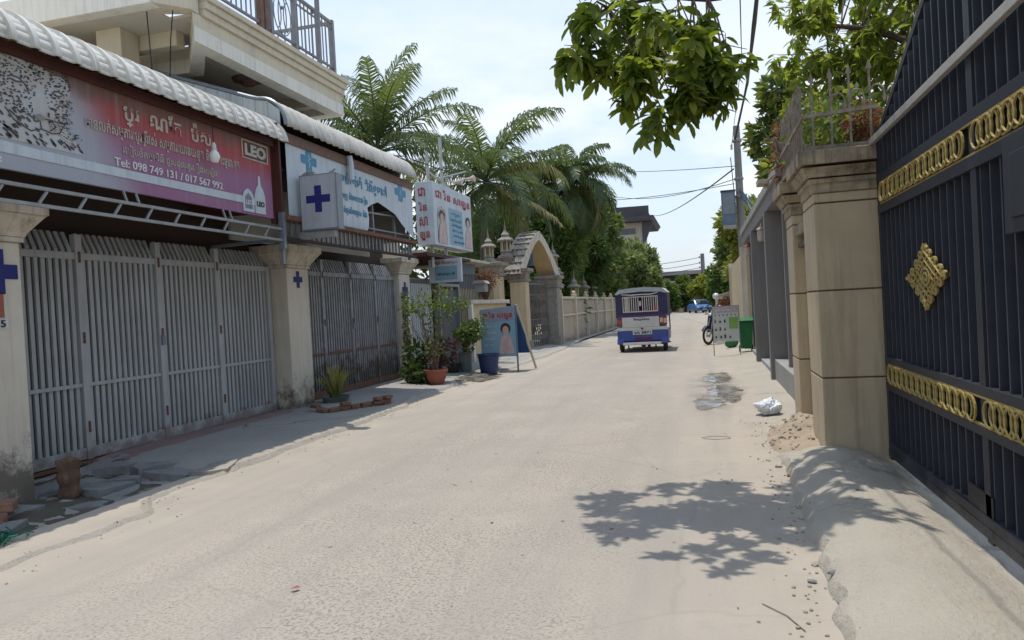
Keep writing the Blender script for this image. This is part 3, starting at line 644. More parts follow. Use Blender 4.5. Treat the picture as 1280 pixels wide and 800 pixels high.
part('rafter', MB().beam((-5.6, 5.5, 3.98), (-7.9, 5.5, 4.1), .05).beam((-5.6, 7, 3.98), (-7.9, 7, 4.1), .05).beam((-5.6, 8.5, 3.98), (-7.9, 8.5, 4.1), .05), 'truss', aw)
aw2 = thing('awning', (-6.5, 11.6, 4.3), 'older greyish wavy tin awning with a high side sheet over the blue cross banner', 'awning', 'rolled tin awnings over the shop fronts')
pr2 = curve_prof(-5.37, 4.16, .40, .40, 10, [(-5.9, 4.60), (-6.4, 4.78), (-7.0, 5.0), (-7.7, 5.25)])
for k in range(5): awning_sheet(9.22+k*.95, 9.22+(k+1)*.95+.02, [(a-.002*(k % 2), b-.006*(k % 2)) for a, b in pr2], .19, .036, 0, 0, 'rooftop2', aw2)
mb = MB()
gp = [(-5.45, 4.1), (-7.9, 4.1), (-7.9, 5.28)]+[(a, b-.01) for a, b in pr2[::-1][1:]]
for k in range(13):   # side sheet folded in shallow vertical pans
    xa, xb = -5.45-k*.19, -5.45-(k+1)*.19
    def topz(x):
        q = sorted([(a, b) for a, b in pr2], key=lambda t: -t[0])
        for (a, b), (c, d) in zip(q, q[1:]):
            if c <= x <= a: return b+(d-b)*(a-x)/(a-c+1e-6)-.01
        return 5.25
    o = MB().add([(xa, 9.19, 4.0), (xb+.02, 9.19, 4.0), (xb+.01, 9.17, 4.0), (xb, 9.17, 4.0), (xa, 9.19, topz(xa)), (xb+.02, 9.19, topz(xb+.02)), (xb+.01, 9.17, topz(xb+.01)), (xb, 9.17, topz(xb))],
                 [(0, 1, 5, 4), (1, 2, 6, 5), (2, 3, 7, 6)])
    q = part('side_pan', o, 'white_sheet', aw2); q.modifiers.new('thick', 'SOLIDIFY').thickness = .004
part('edge_flashing', MB().tube([(a, 9.2, b+.02) for a, b in pr2], .028, 6), 'alu', aw2, True)
part('fascia_board', MB().box(-5.52, -5.47, 9.3, 14.0, 3.98, 4.12), 'rail_rust', aw2)
part('ceiling_and_shade_board', MB().box(-7.9, -5.56, 4.6, 14.0, 3.60, 3.63).box(-6.95, -6.9, 4.2, 15.6, 2.2, 3.6).box(-5.75, -5.70, 9.3, 13.93, 3.632, 4.55), 'brown_dark', aw2)  # upright board over the gates is added, its dark colour stands for shade

# ------------------------------------------------------------------ leopard banner
bn = thing('shop_banner', (-5.55, 7, 2.9), 'faded red and purple shop banner with a leopard head, Khmer lettering and phone numbers', 'banner')
XB = -5.55
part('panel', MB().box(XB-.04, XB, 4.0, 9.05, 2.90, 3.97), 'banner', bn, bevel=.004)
part('side_panel', MB().box(XB-.05, XB-.012, 9.06, 9.34, 2.84, 3.98), 'redwood', bn)
def yz(name, pts, mat, root, x=XB, lift=.003, d=.003): return part(name, MB().prism(pts, (x+lift, 0, 0), Y_, Z_, X_, d), mat, root)
yz('white_band', [(4.0, 3.04), (5.6, 3.03), (8.0, 3.03), (8.72, 3.03), (8.66, 3.12), (7.0, 3.115), (5.4, 3.12), (4.0, 3.16)], 'vinyl_w', bn)
# leopard head: pale ground, shaded muzzle, many dark spots
yz('fur', [(4.0, 3.15), (5.86, 3.16), (5.80, 3.24), (5.74, 3.31), (5.66, 3.37), (5.65, 3.44), (5.69, 3.52), (5.72, 3.62), (5.75, 3.72), (5.72, 3.79), (5.66, 3.83), (5.58, 3.82), (5.45, 3.86), (5.2, 3.87), (4.95, 3.86), (4.84, 3.88), (4.74, 3.85), (4.6, 3.78), (4.0, 3.80)], 'face', bn, lift=.001)
0 and yz('face_shade', [(5.33, 3.42), (5.41, 3.38), (5.49, 3.43), (5.47, 3.55), (5.49, 3.66), (5.42, 3.71), (5.35, 3.66), (5.34, 3.55)], 'print_sh', bn, lift=.0045, d=.002)
rs = random.Random(3); sp = MB(); n_ = 0
while n_ < 1000:
    y, z = rs.uniform(4.4, 5.9), rs.uniform(3.16, 3.86)
    if y > 5.78-.18*abs(z-3.6) and z > 3.34: continue
    if y > 5.85: continue
    if z < 3.5-.25*(y-4.8) and rs.random() < .72: continue
    if abs(y-5.42)+.3*abs(z-3.5) < .085 and z < 3.7: continue
    if ((y-5.18)/.08)**2+((z-3.68)/.035)**2 < 1 or ((y-5.60)/.07)**2+((z-3.66)/.03)**2 < 1: continue
    body = z < 3.5-.25*(y-4.8)
    a = (-.55 if body else rs.uniform(-.5, .5))+rs.uniform(-.2, .2); l = rs.uniform(.016, .034) if body else rs.uniform(.006, .013); w = l*rs.uniform(.28, .42) if body else l*rs.uniform(.4, .7)
    p = []
    for k in range(6):
        t = 2*math.pi*k/6+.3; u, v = l*math.cos(t), w*math.sin(t); p.append((y+u*math.cos(a)-v*math.sin(a), z+u*math.sin(a)+v*math.cos(a)))
    sp.prism(p, (XB+.0075, 0, 0), Y_, Z_, X_, .002); n_ += 1
part('spot', sp, 'spot', bn, kind='stuff')
def stroke(pts, w, x=XB+.009, mb=None):
    mb = mb or MB()
    for (a, b), (c, d) in zip(pts, pts[1:]): mb.beam((x, a, b), (x, c, d), .003, w, (0, 0, 1)) if abs(d-b) < abs(c-a) else mb.beam((x, a, b), (x, c, d), w, .003, (1, 0, 0))
    return mb
fe = MB()
for s_ in ([(5.10, 3.685), (5.15, 3.705), (5.21, 3.70), (5.27, 3.66), (5.30, 3.60)], [(5.12, 3.675), (5.18, 3.66), (5.24, 3.672)], [(5.54, 3.645), (5.57, 3.68), (5.62, 3.69), (5.66, 3.67)], [(5.56, 3.65), (5.61, 3.642), (5.65, 3.655)], [(5.33, 3.47), (5.32, 3.43)], [(5.49, 3.47), (5.50, 3.43)],
           [(5.28, 3.42), (5.36, 3.36), (5.42, 3.40), (5.52, 3.41), (5.56, 3.36), (5.50, 3.31)], [(5.40, 3.37), (5.41, 3.31), (5.30, 3.27), (5.14, 3.33), (5.06, 3.42)], [(5.41, 3.31), (5.52, 3.29), (5.60, 3.31), (5.66, 3.40)]): stroke(s_, .009, mb=fe)
part('face_line', fe, 'spot', bn)
yz('nose', [(5.33, 3.415), (5.40, 3.37), (5.47, 3.415), (5.40, 3.435)], 'print_sh', bn, lift=.0098)
yz('eye', [(5.15, 3.68), (5.18, 3.692), (5.215, 3.68), (5.18, 3.67)], 'vinyl_w', bn, lift=.0098)
yz('eye', [(5.57, 3.66), (5.60, 3.672), (5.625, 3.66), (5.60, 3.65)], 'vinyl_w', bn, lift=.0098)
wh = MB()
for k in range(5): stroke([(5.50, 3.38-.012*k), (5.76, 3.40-.045*k)], .004, mb=wh)
part('whisker', wh, 'letter_w', bn)
text('lettering', 'ប្រ  ណែត  ប៉ស', bn, (XB, 6.40, 3.56), Y_, Z_, 1.38, .27, 'letter_l', .018, .006)
text('lettering', 'មានលក់សម្ភារៈប្រើប្រាស់ សម្ភារៈយានយន្ត និងបោះឆ្នោត', bn, (XB, 5.90, 3.40), Y_, Z_, 2.42, .175, 'letter_l', .012)
text('lettering', 'រៀបចំកម្មវិធី ជួសជុលគ្រឿងអេឡិច', bn, (XB, 6.36, 3.255), Y_, Z_, 1.50, .125, 'letter_l', .008)
text('lettering', 'Tel: 098 749 131 / 017 567 992', bn, (XB, 6.24, 3.135), Y_, Z_, 1.72, .085, 'letter_w', .014, .006)
text('lettering', 'លេខ', bn, (XB, 4.72, 2.94), Y_, Z_, .28, .06, 'letter_w', .01)
part('badge_frame', MB().box(XB+.002, XB+.008, 8.40, 8.98, 3.61, 3.625).box(XB+.002, XB+.008, 8.40, 8.98, 3.835, 3.85).box(XB+.002, XB+.008, 8.40, 8.42, 3.626, 3.834).box(XB+.002, XB+.008, 8.96, 8.98, 3.626, 3.834), 'letter_l', bn)
yz('badge_shadow', [(8.47, 3.635), (8.95, 3.635), (8.95, 3.82), (8.47, 3.82)], 'spot', bn, lift=.001, d=.002)
text('lettering', 'LEO', bn, (XB+.003, 8.455, 3.65), Y_, Z_, .47, .155, 'letter_l', .05, .008)
yz('bottle_print', [(8.62, 2.93), (8.86, 2.93), (8.86, 3.16), (8.82, 3.25), (8.77, 3.30), (8.76, 3.42), (8.72, 3.42), (8.71, 3.30), (8.66, 3.25), (8.62, 3.16)], 'vinyl_w', bn, lift=.005)
yz('glass_print', [(8.36, 2.93), (8.60, 2.93), (8.59, 3.14), (8.54, 3.20), (8.48, 3.225), (8.41, 3.20), (8.37, 3.14)], 'vinyl_w', bn, lift=.005)
yz('glass_print', [(8.40, 2.97), (8.56, 2.97), (8.55, 3.12), (8.48, 3.17), (8.41, 3.12)], 'alu', bn, lift=.0085, d=.002)
text('lettering', 'LEO', bn, (XB+.006, 8.66, 3.02), Y_, Z_, .17, .07, 'spot', .04)
text('lettering', 'LEO', bn, (XB+.009, 8.41, 3.02), Y_, Z_, .14, .06, 'letter_w', .04)
# bulb
bl = thing('hanging_lamp', (-5.42, 7.66, 3.5), 'white bulb lamp hanging on a black wire before the red banner', 'lamp')
part('cord', MB().tube([(-5.44, 7.67, 3.99), (-5.42, 7.66, 3.62)], .005, 5), 'cable', bl)
part('socket', MB().lathe(-5.42, 7.66, [(.012, 3.63), (.022, 3.61), (.028, 3.56), (.03, 3.54)], 10), 'letter_w', bl, True)
part('bulb', MB().lathe(-5.42, 7.66, [(.026, 3.54), (.05, 3.51), (.062, 3.47), (.056, 3.43), (.035, 3.40), (.008, 3.393)], 14), 'bulb', bl, True)
# silver truss below the banner
tr_ = thing('steel_truss', (-5.5, 6.5, 2.6), 'silver ladder truss slung under the leopard banner', 'truss')
part('chord', MB().beam((-5.5, 3.6, 2.775), (-5.5, 9.15, 2.765), .03).beam((-5.5, 3.6, 2.625), (-5.5, 9.15, 2.615), .03), 'truss', tr_)
y = 4.0
while y < 9.0: part('lattice_bar', MB().beam((-5.5, y, 2.635), (-5.5, y+.09, 2.75), .02), 'truss', tr_); y += .43
for y in (6.35, 6.52, 7.95, 8.08): part('hanger', MB().beam((-5.52, y, 2.785), (-5.56, y, 2.9), .018), 'truss', tr_)
part('tie', MB().beam((-5.5, 9.1, 2.62), (-6.7, 9.3, 2.62), .04).beam((-5.5, 9.17, 2.5), (-5.5, 9.17, 3.0), .07).beam((-5.5, 4.4, 2.62), (-7.8, 4.4, 2.62), .04), 'alu', tr_)

# ------------------------------------------------------------------ pharmacy banner
pb = thing('pharmacy_banner', (-5.5, 11.6, 3.0), 'torn white vinyl banner with blue Khmer lettering and blue crosses under the older awning', 'banner')
XP = -5.5
out = [(9.36, 2.98), (11.86, 2.985), (11.92, 3.05), (11.95, 3.2), (11.90, 3.38), (12.1, 3.46), (12.35, 3.53), (12.7, 3.47), (13.1, 3.40), (13.4, 3.24), (13.7, 3.12), (13.98, 3.02), (13.98, 3.99), (9.36, 3.99)]
yz('vinyl', out, 'vinyl_w', pb, x=XP, lift=0, d=.006)
def crossp(cy, cz, r, w): return [(cy-w, cz-r), (cy+w, cz-r), (cy+w, cz-w), (cy+r, cz-w), (cy+r, cz+w), (cy+w, cz+w), (cy+w, cz+r), (cy-w, cz+r), (cy-w, cz+w), (cy-r, cz+w), (cy-r, cz-w), (cy-w, cz-w)]
yz('cross', crossp(9.98, 3.87, .20, .075) if False else [(a, 3.84+(b-3.84)*.75) for a, b in crossp(9.98, 3.84, .22, .08)], 'sky_x', pb, x=XP+.007)
yz('cross', [(a, 3.84+(b-3.84)*.62) for a, b in crossp(13.40, 3.84, .26, .1)], 'sky_x', pb, x=XP+.007)
mb = MB()
for cy in (9.98, 13.40): stroke([(cy, 3.74), (cy, 3.93)], .012, XP+.014, mb); stroke([(cy-.05, 3.9), (cy+.05, 3.87), (cy-.04, 3.84), (cy+.04, 3.80), (cy, 3.77)], .010, XP+.014, mb)
part('snake_emblem', mb, 'vinyl_w', pb)
text('lettering', 'បន្ទប់ថែទាំ ជំងឺទូទៅ', pb, (XP+.007, 10.60, 3.62), Y_, Z_, 2.15, .25, 'sky_x', .022)
text('lettering', 'ធ្មេញ និងពោះវៀន', pb, (XP+.007, 10.86, 3.40), Y_, Z_, 1.05, .16, 'sky_x', .014)
text('lettering', 'ចាក់ថ្នាំពេទ្យ និង', pb, (XP+.007, 10.88, 3.17), Y_, Z_, .98, .15, 'sky_x', .014)
fr = thing('shopfront_frame', (-5.6, 11.6, 2.9), 'rusty beam and bare frame with a baluster grille below the torn banner', 'frame')
part('lintel', MB().box(-5.62, -5.42, 9.2, 14.02, 2.90, 2.955), 'steel_rust', fr)
part('frame_bar', MB().beam((-5.6, 11.4, 3.30), (-5.6, 14, 3.42), .03).beam((-5.6, 11.4, 3.05), (-5.6, 14, 3.08), .025).beam((-5.62, 12.35, 2.96), (-5.62, 12.35, 3.95), .045).beam((-5.62, 13.3, 2.96), (-5.62, 13.3, 3.95), .045).beam((-5.6, 9.3, 2.3), (-5.6, 9.3, 3.95), .06).beam((-5.62, 14.0, 2.6), (-5.62, 14.0, 4.1), .05), 'rail', fr)
part('back_board', MB().box(-6.5, -6.46, 9.4, 13.98, 2.72, 3.6).box(-6.46, -5.66, 13.94, 13.98, 2.96, 3.99), 'grey_trim', fr)
bm_ = mesh('baluster', MB().box(-.012, .012, -.016, .016, 0, .225), 'alu')
y = 9.42
while y < 13.95: inst('baluster', bm_, fr, (-5.52, y, 2.672)); y += .148
part('bottom_rail', MB().box(-5.56, -5.48, 9.2, 14.02, 2.635, 2.67), 'brown_dark', fr)
solo('conduit', MB().tube([(-5.44, 11.2, 4.12), (-5.42, 11.2, 3.99), (-5.42, 11.2, 3.74)], .055, 8), 'vinyl_w', 'short white pipe end poking down from the older awning', 'pipe', smooth=True)
# cross sign box
bx = thing('cross_sign_box', (-5.15, 9.62, 3.15), 'square grey light box with a navy cross standing out from the torn banner', 'sign')
part('case', MB().box(-5.44, -4.86, 9.57, 9.74, 2.76, 3.55), 'alu', bx, bevel=.01)
part('face_panel', MB().box(-5.42, -4.88, 9.562, 9.568, 2.785, 3.53), 'box_face', bx)
part('cross', MB().prism([(a, b) for a, b in crossp(-5.15, 3.20, .185, .052)], (0, 9.561, 0), X_, Z_, -Y_, .005), 'blue_x', bx)
part('bracket', MB().box(-5.55, -4.95, 9.60, 9.70, 2.66, 2.755).beam((-5.40, 9.6, 3.55), (-5.30, 9.6, 3.60), .02).beam((-4.95, 9.6, 3.55), (-4.88, 9.6, 3.60), .02).box(-5.34, -5.22, 9.6, 9.66, 3.55, 3.59), 'truss', bx)

# ------------------------------------------------------------------ left gate pillars
def gate_pillar(x0, x1, y0, y1, zt, label, cross, loc):
    p = thing('gate_pillar', loc, label, 'pillar', 'cream gate pillars along the shop fronts')
    cx, cy, hx, hy = (x0+x1)/2, (y0+y1)/2, (x1-x0)/2, (y1-y0)/2
    n = 14; mb = MB()
    def bx(z0, z1, g): return MB().box(x0-g, x1+g, y0-g, y1+g, z0, z1)
    part('shaft', bx(-.05, zt-.36, 0), 'pillar_l', p, bevel=.012)
    part('neck_ring', bx(zt-.358, zt-.31, .03), 'cap_l', p, bevel=.008)
    mb = MB(); gs = [(.035, zt-.308), (.05, zt-.27), (.10, zt-.20), (.15, zt-.13), (.165, zt-.115)]
    for g, z in gs: mb.v += [Vector((x0-g, y0-g, z)), Vector((x1+g, y0-g, z)), Vector((x1+g, y1+g, z)), Vector((x0-g, y1+g, z))]
    for i in range(len(gs)-1):
        for k in range(4): mb.f.append((i*4+k, i*4+(k+1) % 4, i*4+4+(k+1) % 4, i*4+4+k))
    mb.f += [(3, 2, 1, 0), tuple(len(gs)*4-4+k for k in range(4))]
    part('cap_moulding', mb, 'cap_l', p)
    part('cap_slab', bx(zt-.112, zt, .18), 'cap_l', p, bevel=.012)
    if cross:
        zc, r, w = cross; yc = cy if len(cross) < 4 else cross[3] if False else cy
        part('cross', MB().prism([(cy+a, zc+b*1.0) for a, b in [(q[0], q[1]) for q in crossp(0, 0, r, w)]], (x1+.002, 0, 0), Y_, Z_, X_, .006), 'blue_x', p)
    return p
p1 = gate_pillar(-6.75, -6.05, 4.95, 5.58, 2.72, 'nearest cream gate pillar at the left edge with a large navy cross and black mould at its foot', None, (-6.4, 5.3, 0))
part('cross', MB().prism([(5.34+q[0], 2.09+q[1]) for q in crossp(0, 0, .20, .065)], (-6.048, 0, 0), Y_, Z_, X_, .006), 'blue_x', p1)
part('number_plate', MB().box(-6.048, -6.040, 5.17, 5.41, 1.58, 1.67), 'letter_w', p1)
text('lettering', '15', p1, (-6.040, 5.29, 1.592), Y_, Z_, .09, .065, 'letter_k', .02)
part('sticker', MB().box(-6.048, -6.042, 5.19, 5.38, 1.68, 1.90), 'terracotta', p1)
gate_pillar(-6.84, -6.37, 10.66, 11.32, 2.72, 'middle cream gate pillar between the two grey gates with a small navy cross', (2.18, .135, .045), (-6.6, 11, 0))
gate_pillar(-7.05, -6.55, 15.62, 16.25, 2.80, 'far cream gate pillar beside the rusty gate and potted climber with a narrow navy cross', (2.1, .16, .05), (-6.8, 15.9, 0))

# ------------------------------------------------------------------ left gates
def grey_gate(stiles, zb, zt, zr1, zr2, label, mats, nbar, loc, cats):
    g = thing('metal_gate', loc, label, 'gate', 'grey barred shop gates'); X = -6.68
    for k, (a, b) in enumerate(zip(stiles, stiles[1:])):
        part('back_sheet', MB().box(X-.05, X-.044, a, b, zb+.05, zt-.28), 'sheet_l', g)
        n = nbar[k]; me = mesh('bar', MB().box(-.013, .013, -.024, .024, zb+.10, zr2-.02), mats[0]); me2 = mesh('bar_tip', MB().add([(-.013, -.024, zr2-.02), (.013, -.024, zr2-.02), (.013, .024, zr2-.02), (-.013, .024, zr2-.02)]+[(-.013, -.024, zr2+.06), (.013, -.024, zr2+.06), (.013, .024, zr2+.06), (-.013, .024, zr2+.06)]+[(-.10, -.022, zt), (-.075, -.022, zt+.01), (-.075, .022, zt+.01), (-.10, .022, zt)],
                  [(0, 3, 2, 1), (0, 1, 5, 4), (1, 2, 6, 5), (2, 3, 7, 6), (3, 0, 4, 7), (4, 5, 9, 8), (5, 6, 10, 9), (6, 7, 11, 10), (7, 4, 8, 11), (8, 9, 10, 11)]), mats[0])
        for i in range(n):
            y = a+.09+(b-a-.18)*(i/(n-1)); o = inst('bar', me, g, (X, y, 0), (0, 0, rs.uniform(-.12, .12))); inst('bar_tip', me2, o, (X, y, 0)) if False else inst('bar_tip', me2, g, (X, y, 0), (0, 0, rs.uniform(-.1, .1)))
        part('rail', MB().box(X-.02, X+.032, a+.04, b-.04, zr2-.045, zr2+.03), mats[0], g)
        part('rail', MB().box(X-.02, X+.030, a+.04, b-.04, zr1-.02, zr1+.02), mats[1], g)
        part('rail', MB().box(X-.025, X+.034, a+.04, b-.04, zb, zb+.12), mats[1] if mats[1] != mats[0] else mats[0], g)
    for y in stiles: part('stile', MB().box(X-.03, X+.045, y-.045, y+.045, zb-.01, zt-.02 if 0 < stiles.index(y) < len(stiles)-1 else zr2+.03), mats[0], g, bevel=.004)
    for y in stiles[1:-1]:
        for z in (zb+.35, 1.45, zr2-.02): part('hinge', MB().tube([(X+.05, y, z-.06), (X+.05, y, z+.06)], .014, 6), 'steel_rust', g)
    part('latch', MB().box(X+.046, X+.07, stiles[2]-.03, stiles[2]+.03, 1.30, 1.42), 'alu', g)
    part('ground_track', MB().box(X-.05, X+.05, stiles[0], stiles[-1], zb-.05, zb-.014), 'steel_rust', g)
    return g
rs = random.Random(21)
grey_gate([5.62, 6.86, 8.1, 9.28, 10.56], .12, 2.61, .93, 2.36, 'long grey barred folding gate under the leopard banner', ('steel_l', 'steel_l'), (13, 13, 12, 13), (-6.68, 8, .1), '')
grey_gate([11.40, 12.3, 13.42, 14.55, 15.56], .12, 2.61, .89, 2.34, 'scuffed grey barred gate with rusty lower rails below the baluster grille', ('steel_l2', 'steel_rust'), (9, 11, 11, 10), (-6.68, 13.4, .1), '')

# stump, bricks and rubbish at the near corner
mb = MB(); prof = [(.095+.008*math.sin(k*1.3), k*.03) for k in range(12)]+[(.08, .355), (.05, .34), (.02, .35)]
mb.lathe(-5.83, 5.75, [(r, z-.02) for r, z in prof], 26)
for v in mb.v:
    a_ = math.atan2(v.y-5.75, v.x+5.83); d_ = .020*noise.noise(Vector((a_*2.2, v.z*3, 1)))+.012*noise.noise(Vector((a_*7, v.z*5, 4))); v.x += d_*math.cos(a_)*1.6; v.y += d_*math.sin(a_)*1.6; v.z += .05*noise.noise(Vector((v.x*9, v.y*9, 2)))*sm(.2, .36, v.z)
solo('tree_stump', mb, 'wood', 'short rotten reddish wood stump standing among the broken slabs', 'stump', smooth=True)
for i, (x, y, a, z, lb) in enumerate([(-5.62, 4.72, .3, .0, 'mossy brick chunk at the left edge lying lowest on the rubble'), (-5.80, 4.95, .1, .01, 'mossy brick chunk at the left edge nearest the first pillar'), (-5.66, 4.86, .6, .075, 'mossy brick chunk at the left edge lying on top of the two others')]):
    mb = MB().box(-.13, .13, -.07, .07, 0, .09)
    for v in mb.v: v.x, v.y, v.z = v.x*math.cos(a)-v.y*math.sin(a)+x+rs.uniform(-.02, .02), v.x*math.sin(a)+v.y*math.cos(a)+y+rs.uniform(-.02, .02), v.z+z+rs.uniform(-.01, .01)
    solo('brick_chunk', mb, 'brick', lb, 'brick', 'brick chunks at the left edge', bevel=.012)
mb = MB()
for _ in range(60):
    c = Vector((-5.02+rs.gauss(0, .06), 4.30+rs.gauss(0, .09), .02+rs.random()*.05)); d = Vector((rs.gauss(0, 1), rs.gauss(0, 1), rs.gauss(0, .4))).normalized()*.05
    mb.tube([c-d, c+Vector((0, 0, .02)), c+d], .005, 4)
solo('netting', mb, 'netting', 'crumpled scrap of green netting at the bottom of the left edge', 'netting')
def blades(cx, cy, z, n, h, spread, w, mat_pick, curve=.35, seed=1, nm='blade', root=None):
    r_ = random.Random(seed)
    for i in range(n):
        a = r_.uniform(0, 2*math.pi); rr = r_.uniform(0, spread*.35); L_ = h*r_.uniform(.65, 1.1); lean = r_.uniform(.05, curve); p0 = Vector((cx+rr*math.cos(a), cy+rr*math.sin(a), z)); d = Vector((math.cos(a), math.sin(a), 0)); e = Vector((-math.sin(a), math.cos(a), 0)); vs = []; fs = []
        for k in range(5):
            t = k/4; q = p0+d*(lean*L_*t*t*1.6)+Vector((0, 0, L_*t*(1-.25*lean*t))); ww = w*(1-.85*t*t)
            vs += [q-e*ww, q+e*ww]
            if k: fs.append((2*k-2, 2*k-1, 2*k+1, 2*k))
        part(nm, MB().add(vs, fs), mat_pick(r_), root)
pl = thing('spiky_plant', (-6.02, 11.3, .1), 'clump of yellow striped sword leaves in the brick edged bed by the middle pillar', 'plant')
blades(-6.0, 11.35, .10, 84, .62, .30, .022, lambda r: 'grassy', .45, 4, 'leaf', pl)
tp = solo('planter', MB().lathe(-6.0, 11.35, [(.16, .04), (.22, .2), (.25, .23), (.22, .23), (.19, .16)], 14), 'grey_pot', 'low grey green planter holding the striped sword leaves', 'planter', smooth=True)
bed = thing('brick_bed', (-5.7, 11, .05), 'low bed of loose red bricks and concrete in front of the scuffed gate', 'planting bed')
part('bed_slab', MB().prism([(-6.35, 11.0), (-5.75, 10.55), (-5.28, 11.5), (-5.55, 12.1), (-6.3, 12.2)], (0, 0, .03), X_, Y_, Z_, .11), 'pave', bed, bevel=.02)
bme = mesh('brick', MB().box(-.085, .085, -.045, .045, 0, .055), 'brick', bevel=.007)
e0, e1, e2 = Vector((-6.05, 10.55, 0)), Vector((-5.68, 10.38, 0)), Vector((-5.12, 11.55, 0))
for (a, b, n) in ((e0, e1, 2), (e1, e2, 6)):
    d = (b-a); ang = math.atan2(d.y, d.x)
    for lay in range(3):
        for i in range(n):
            if lay == 1 and (a is e0 and i == 0) or lay == 2 and rs.random() < .55: continue
            q = a+d*((i+.5+(.2 if lay else 0))/n); inst('brick', bme, bed, (q.x+rs.uniform(-.02, .02), q.y, .03+lay*.06), (rs.uniform(-.06, .06), rs.uniform(-.06, .06), ang+rs.uniform(-.25, .25)), (rs.uniform(.85, 1.1), 1, 1))
# ------------------------------------------------------------------ generic vegetation
def leaf_shape(l, w, fold=.25, bend=.15):
    """pointed leaf along +x, drooping, folded at the midrib"""
    prof = [(0, .08), (.2, .72), (.5, 1), (.8, .78), (1, .05)]
    vs = []; fs = []
    for t, k in prof:
        z = -bend*l*t*t; vs += [(l*t, -w/2*k, z+fold*w/2*k), (l*t, 0, z), (l*t, w/2*k, z+fold*w/2*k)]
    for i in range(4):
        a = 3*i; fs += [(a, a+3, a+4, a+1), (a+1, a+4, a+5, a+2)]
    return vs, fs
def scatter_leaves(clumps, n, l, w, rnd, droop=.3, size_var=.3, hollow=.5, simple=True):
    mb = MB(); tot = sum(c[1]**2 for c in clumps); out_v, out_f = [], []
    for (c, r, sq) in clumps:
        k = int(n*r*r/tot)
        for _ in range(k):
            d = Vector((rnd.gauss(0, 1), rnd.gauss(0, 1), rnd.gauss(0, 1))).normalized(); q = rnd.uniform(hollow, 1)**.6
            q *= 1+.25*noise.noise(Vector(c)+d*2.3)
            p = Vector((c[0]+d.x*r*q*sq[0], c[1]+d.y*r*q*sq[1], c[2]+d.z*r*q*sq[2]))
            u = (d+Vector((rnd.gauss(0, .7), rnd.gauss(0, .7), rnd.gauss(0, .7)-droop))).normalized(); v = u.cross(Vector((rnd.gauss(0, 1), rnd.gauss(0, 1), rnd.gauss(0, 1)))).normalized()
            s = rnd.uniform(1-size_var, 1+size_var); L_, W_ = l*s, w*s; nn = u.cross(v)
            o = len(out_v); out_v += [p, p+u*L_*.45-v*W_*.5+nn*W_*.12, p+u*L_, p+u*L_*.45+v*W_*.5+nn*W_*.12]; out_f += [(o, o+1, o+2), (o, o+2, o+3)]
    mb.v, mb.f = out_v, out_f; return mb
def limb(mb, p, q, r0, r1, rnd, n=5, wob=.08, seg=7):
    p, q = Vector(p), Vector(q); L_ = (q-p).length; pts = []
    for i in range(seg):
        t = i/(seg-1); k = math.sin(t*math.pi); pts.append(p.lerp(q, t)+Vector((rnd.uniform(-1, 1), rnd.uniform(-1, 1), rnd.uniform(-.5, .8)))*wob*L_*k*.5)
    mb.tube(pts, [r0+(r1-r0)*i/(seg-1) for i in range(seg)], n); return pts
def tree(loc, h, r, clumps, n, leaf, label, cat='tree', group=None, name='tree', bark='bark', l=.22, w=.1, seed=1, nb=6, mixleaf=None, bare=0):
    rnd = random.Random(seed); t = thing(name, loc, label, cat, group); loc = Vector(loc)
    mb = MB(); top = loc+Vector((rnd.uniform(-.1, .1)*h, rnd.uniform(-.1, .1)*h, h*.62)); tp_ = limb(mb, loc, top, r, r*.5, rnd, 8, .05)
    part('trunk', mb, bark, t, True); 
    cs = sorted(clumps, key=lambda c: -c[1])[:nb]
    for c in cs:
        mb = MB(); st = tp_[rnd.choice((3, 4, 5, 6))]; limb(mb, st, c[0], r*.42, r*.08, rnd, 6, .12)
        for _ in range(4):
            d = Vector((rnd.gauss(0, 1), rnd.gauss(0, 1), rnd.gauss(0, .7))).normalized()*c[1]*.8; limb(mb, Vector(c[0])-d*.1, Vector(c[0])+d, r*.10, r*.02, rnd, 4, .1, 4)
        part('branch', mb, bark, t, True)
    if mixleaf:
        part('foliage', scatter_leaves(clumps, int(n*.75), l, w, rnd), leaf, t, kind='stuff'); part('foliage', scatter_leaves(clumps, int(n*.25), l, w, rnd, hollow=.8), mixleaf, t, kind='stuff')
    else: part('foliage', scatter_leaves(clumps, n, l, w, rnd), leaf, t, kind='stuff')
    return t
def rclumps(c, rx, ry, rz, n, r, rnd, shape=1):
    out = []
    for _ in range(n):
        d = Vector((rnd.gauss(0, 1), rnd.gauss(0, 1), rnd.gauss(0, 1))).normalized()*rnd.uniform(.3, 1); rr = r*rnd.uniform(.6, 1.25); out.append(((c[0]+d.x*rx, c[1]+d.y*ry, c[2]+d.z*rz), rr, (1, 1, .8)))
    return out
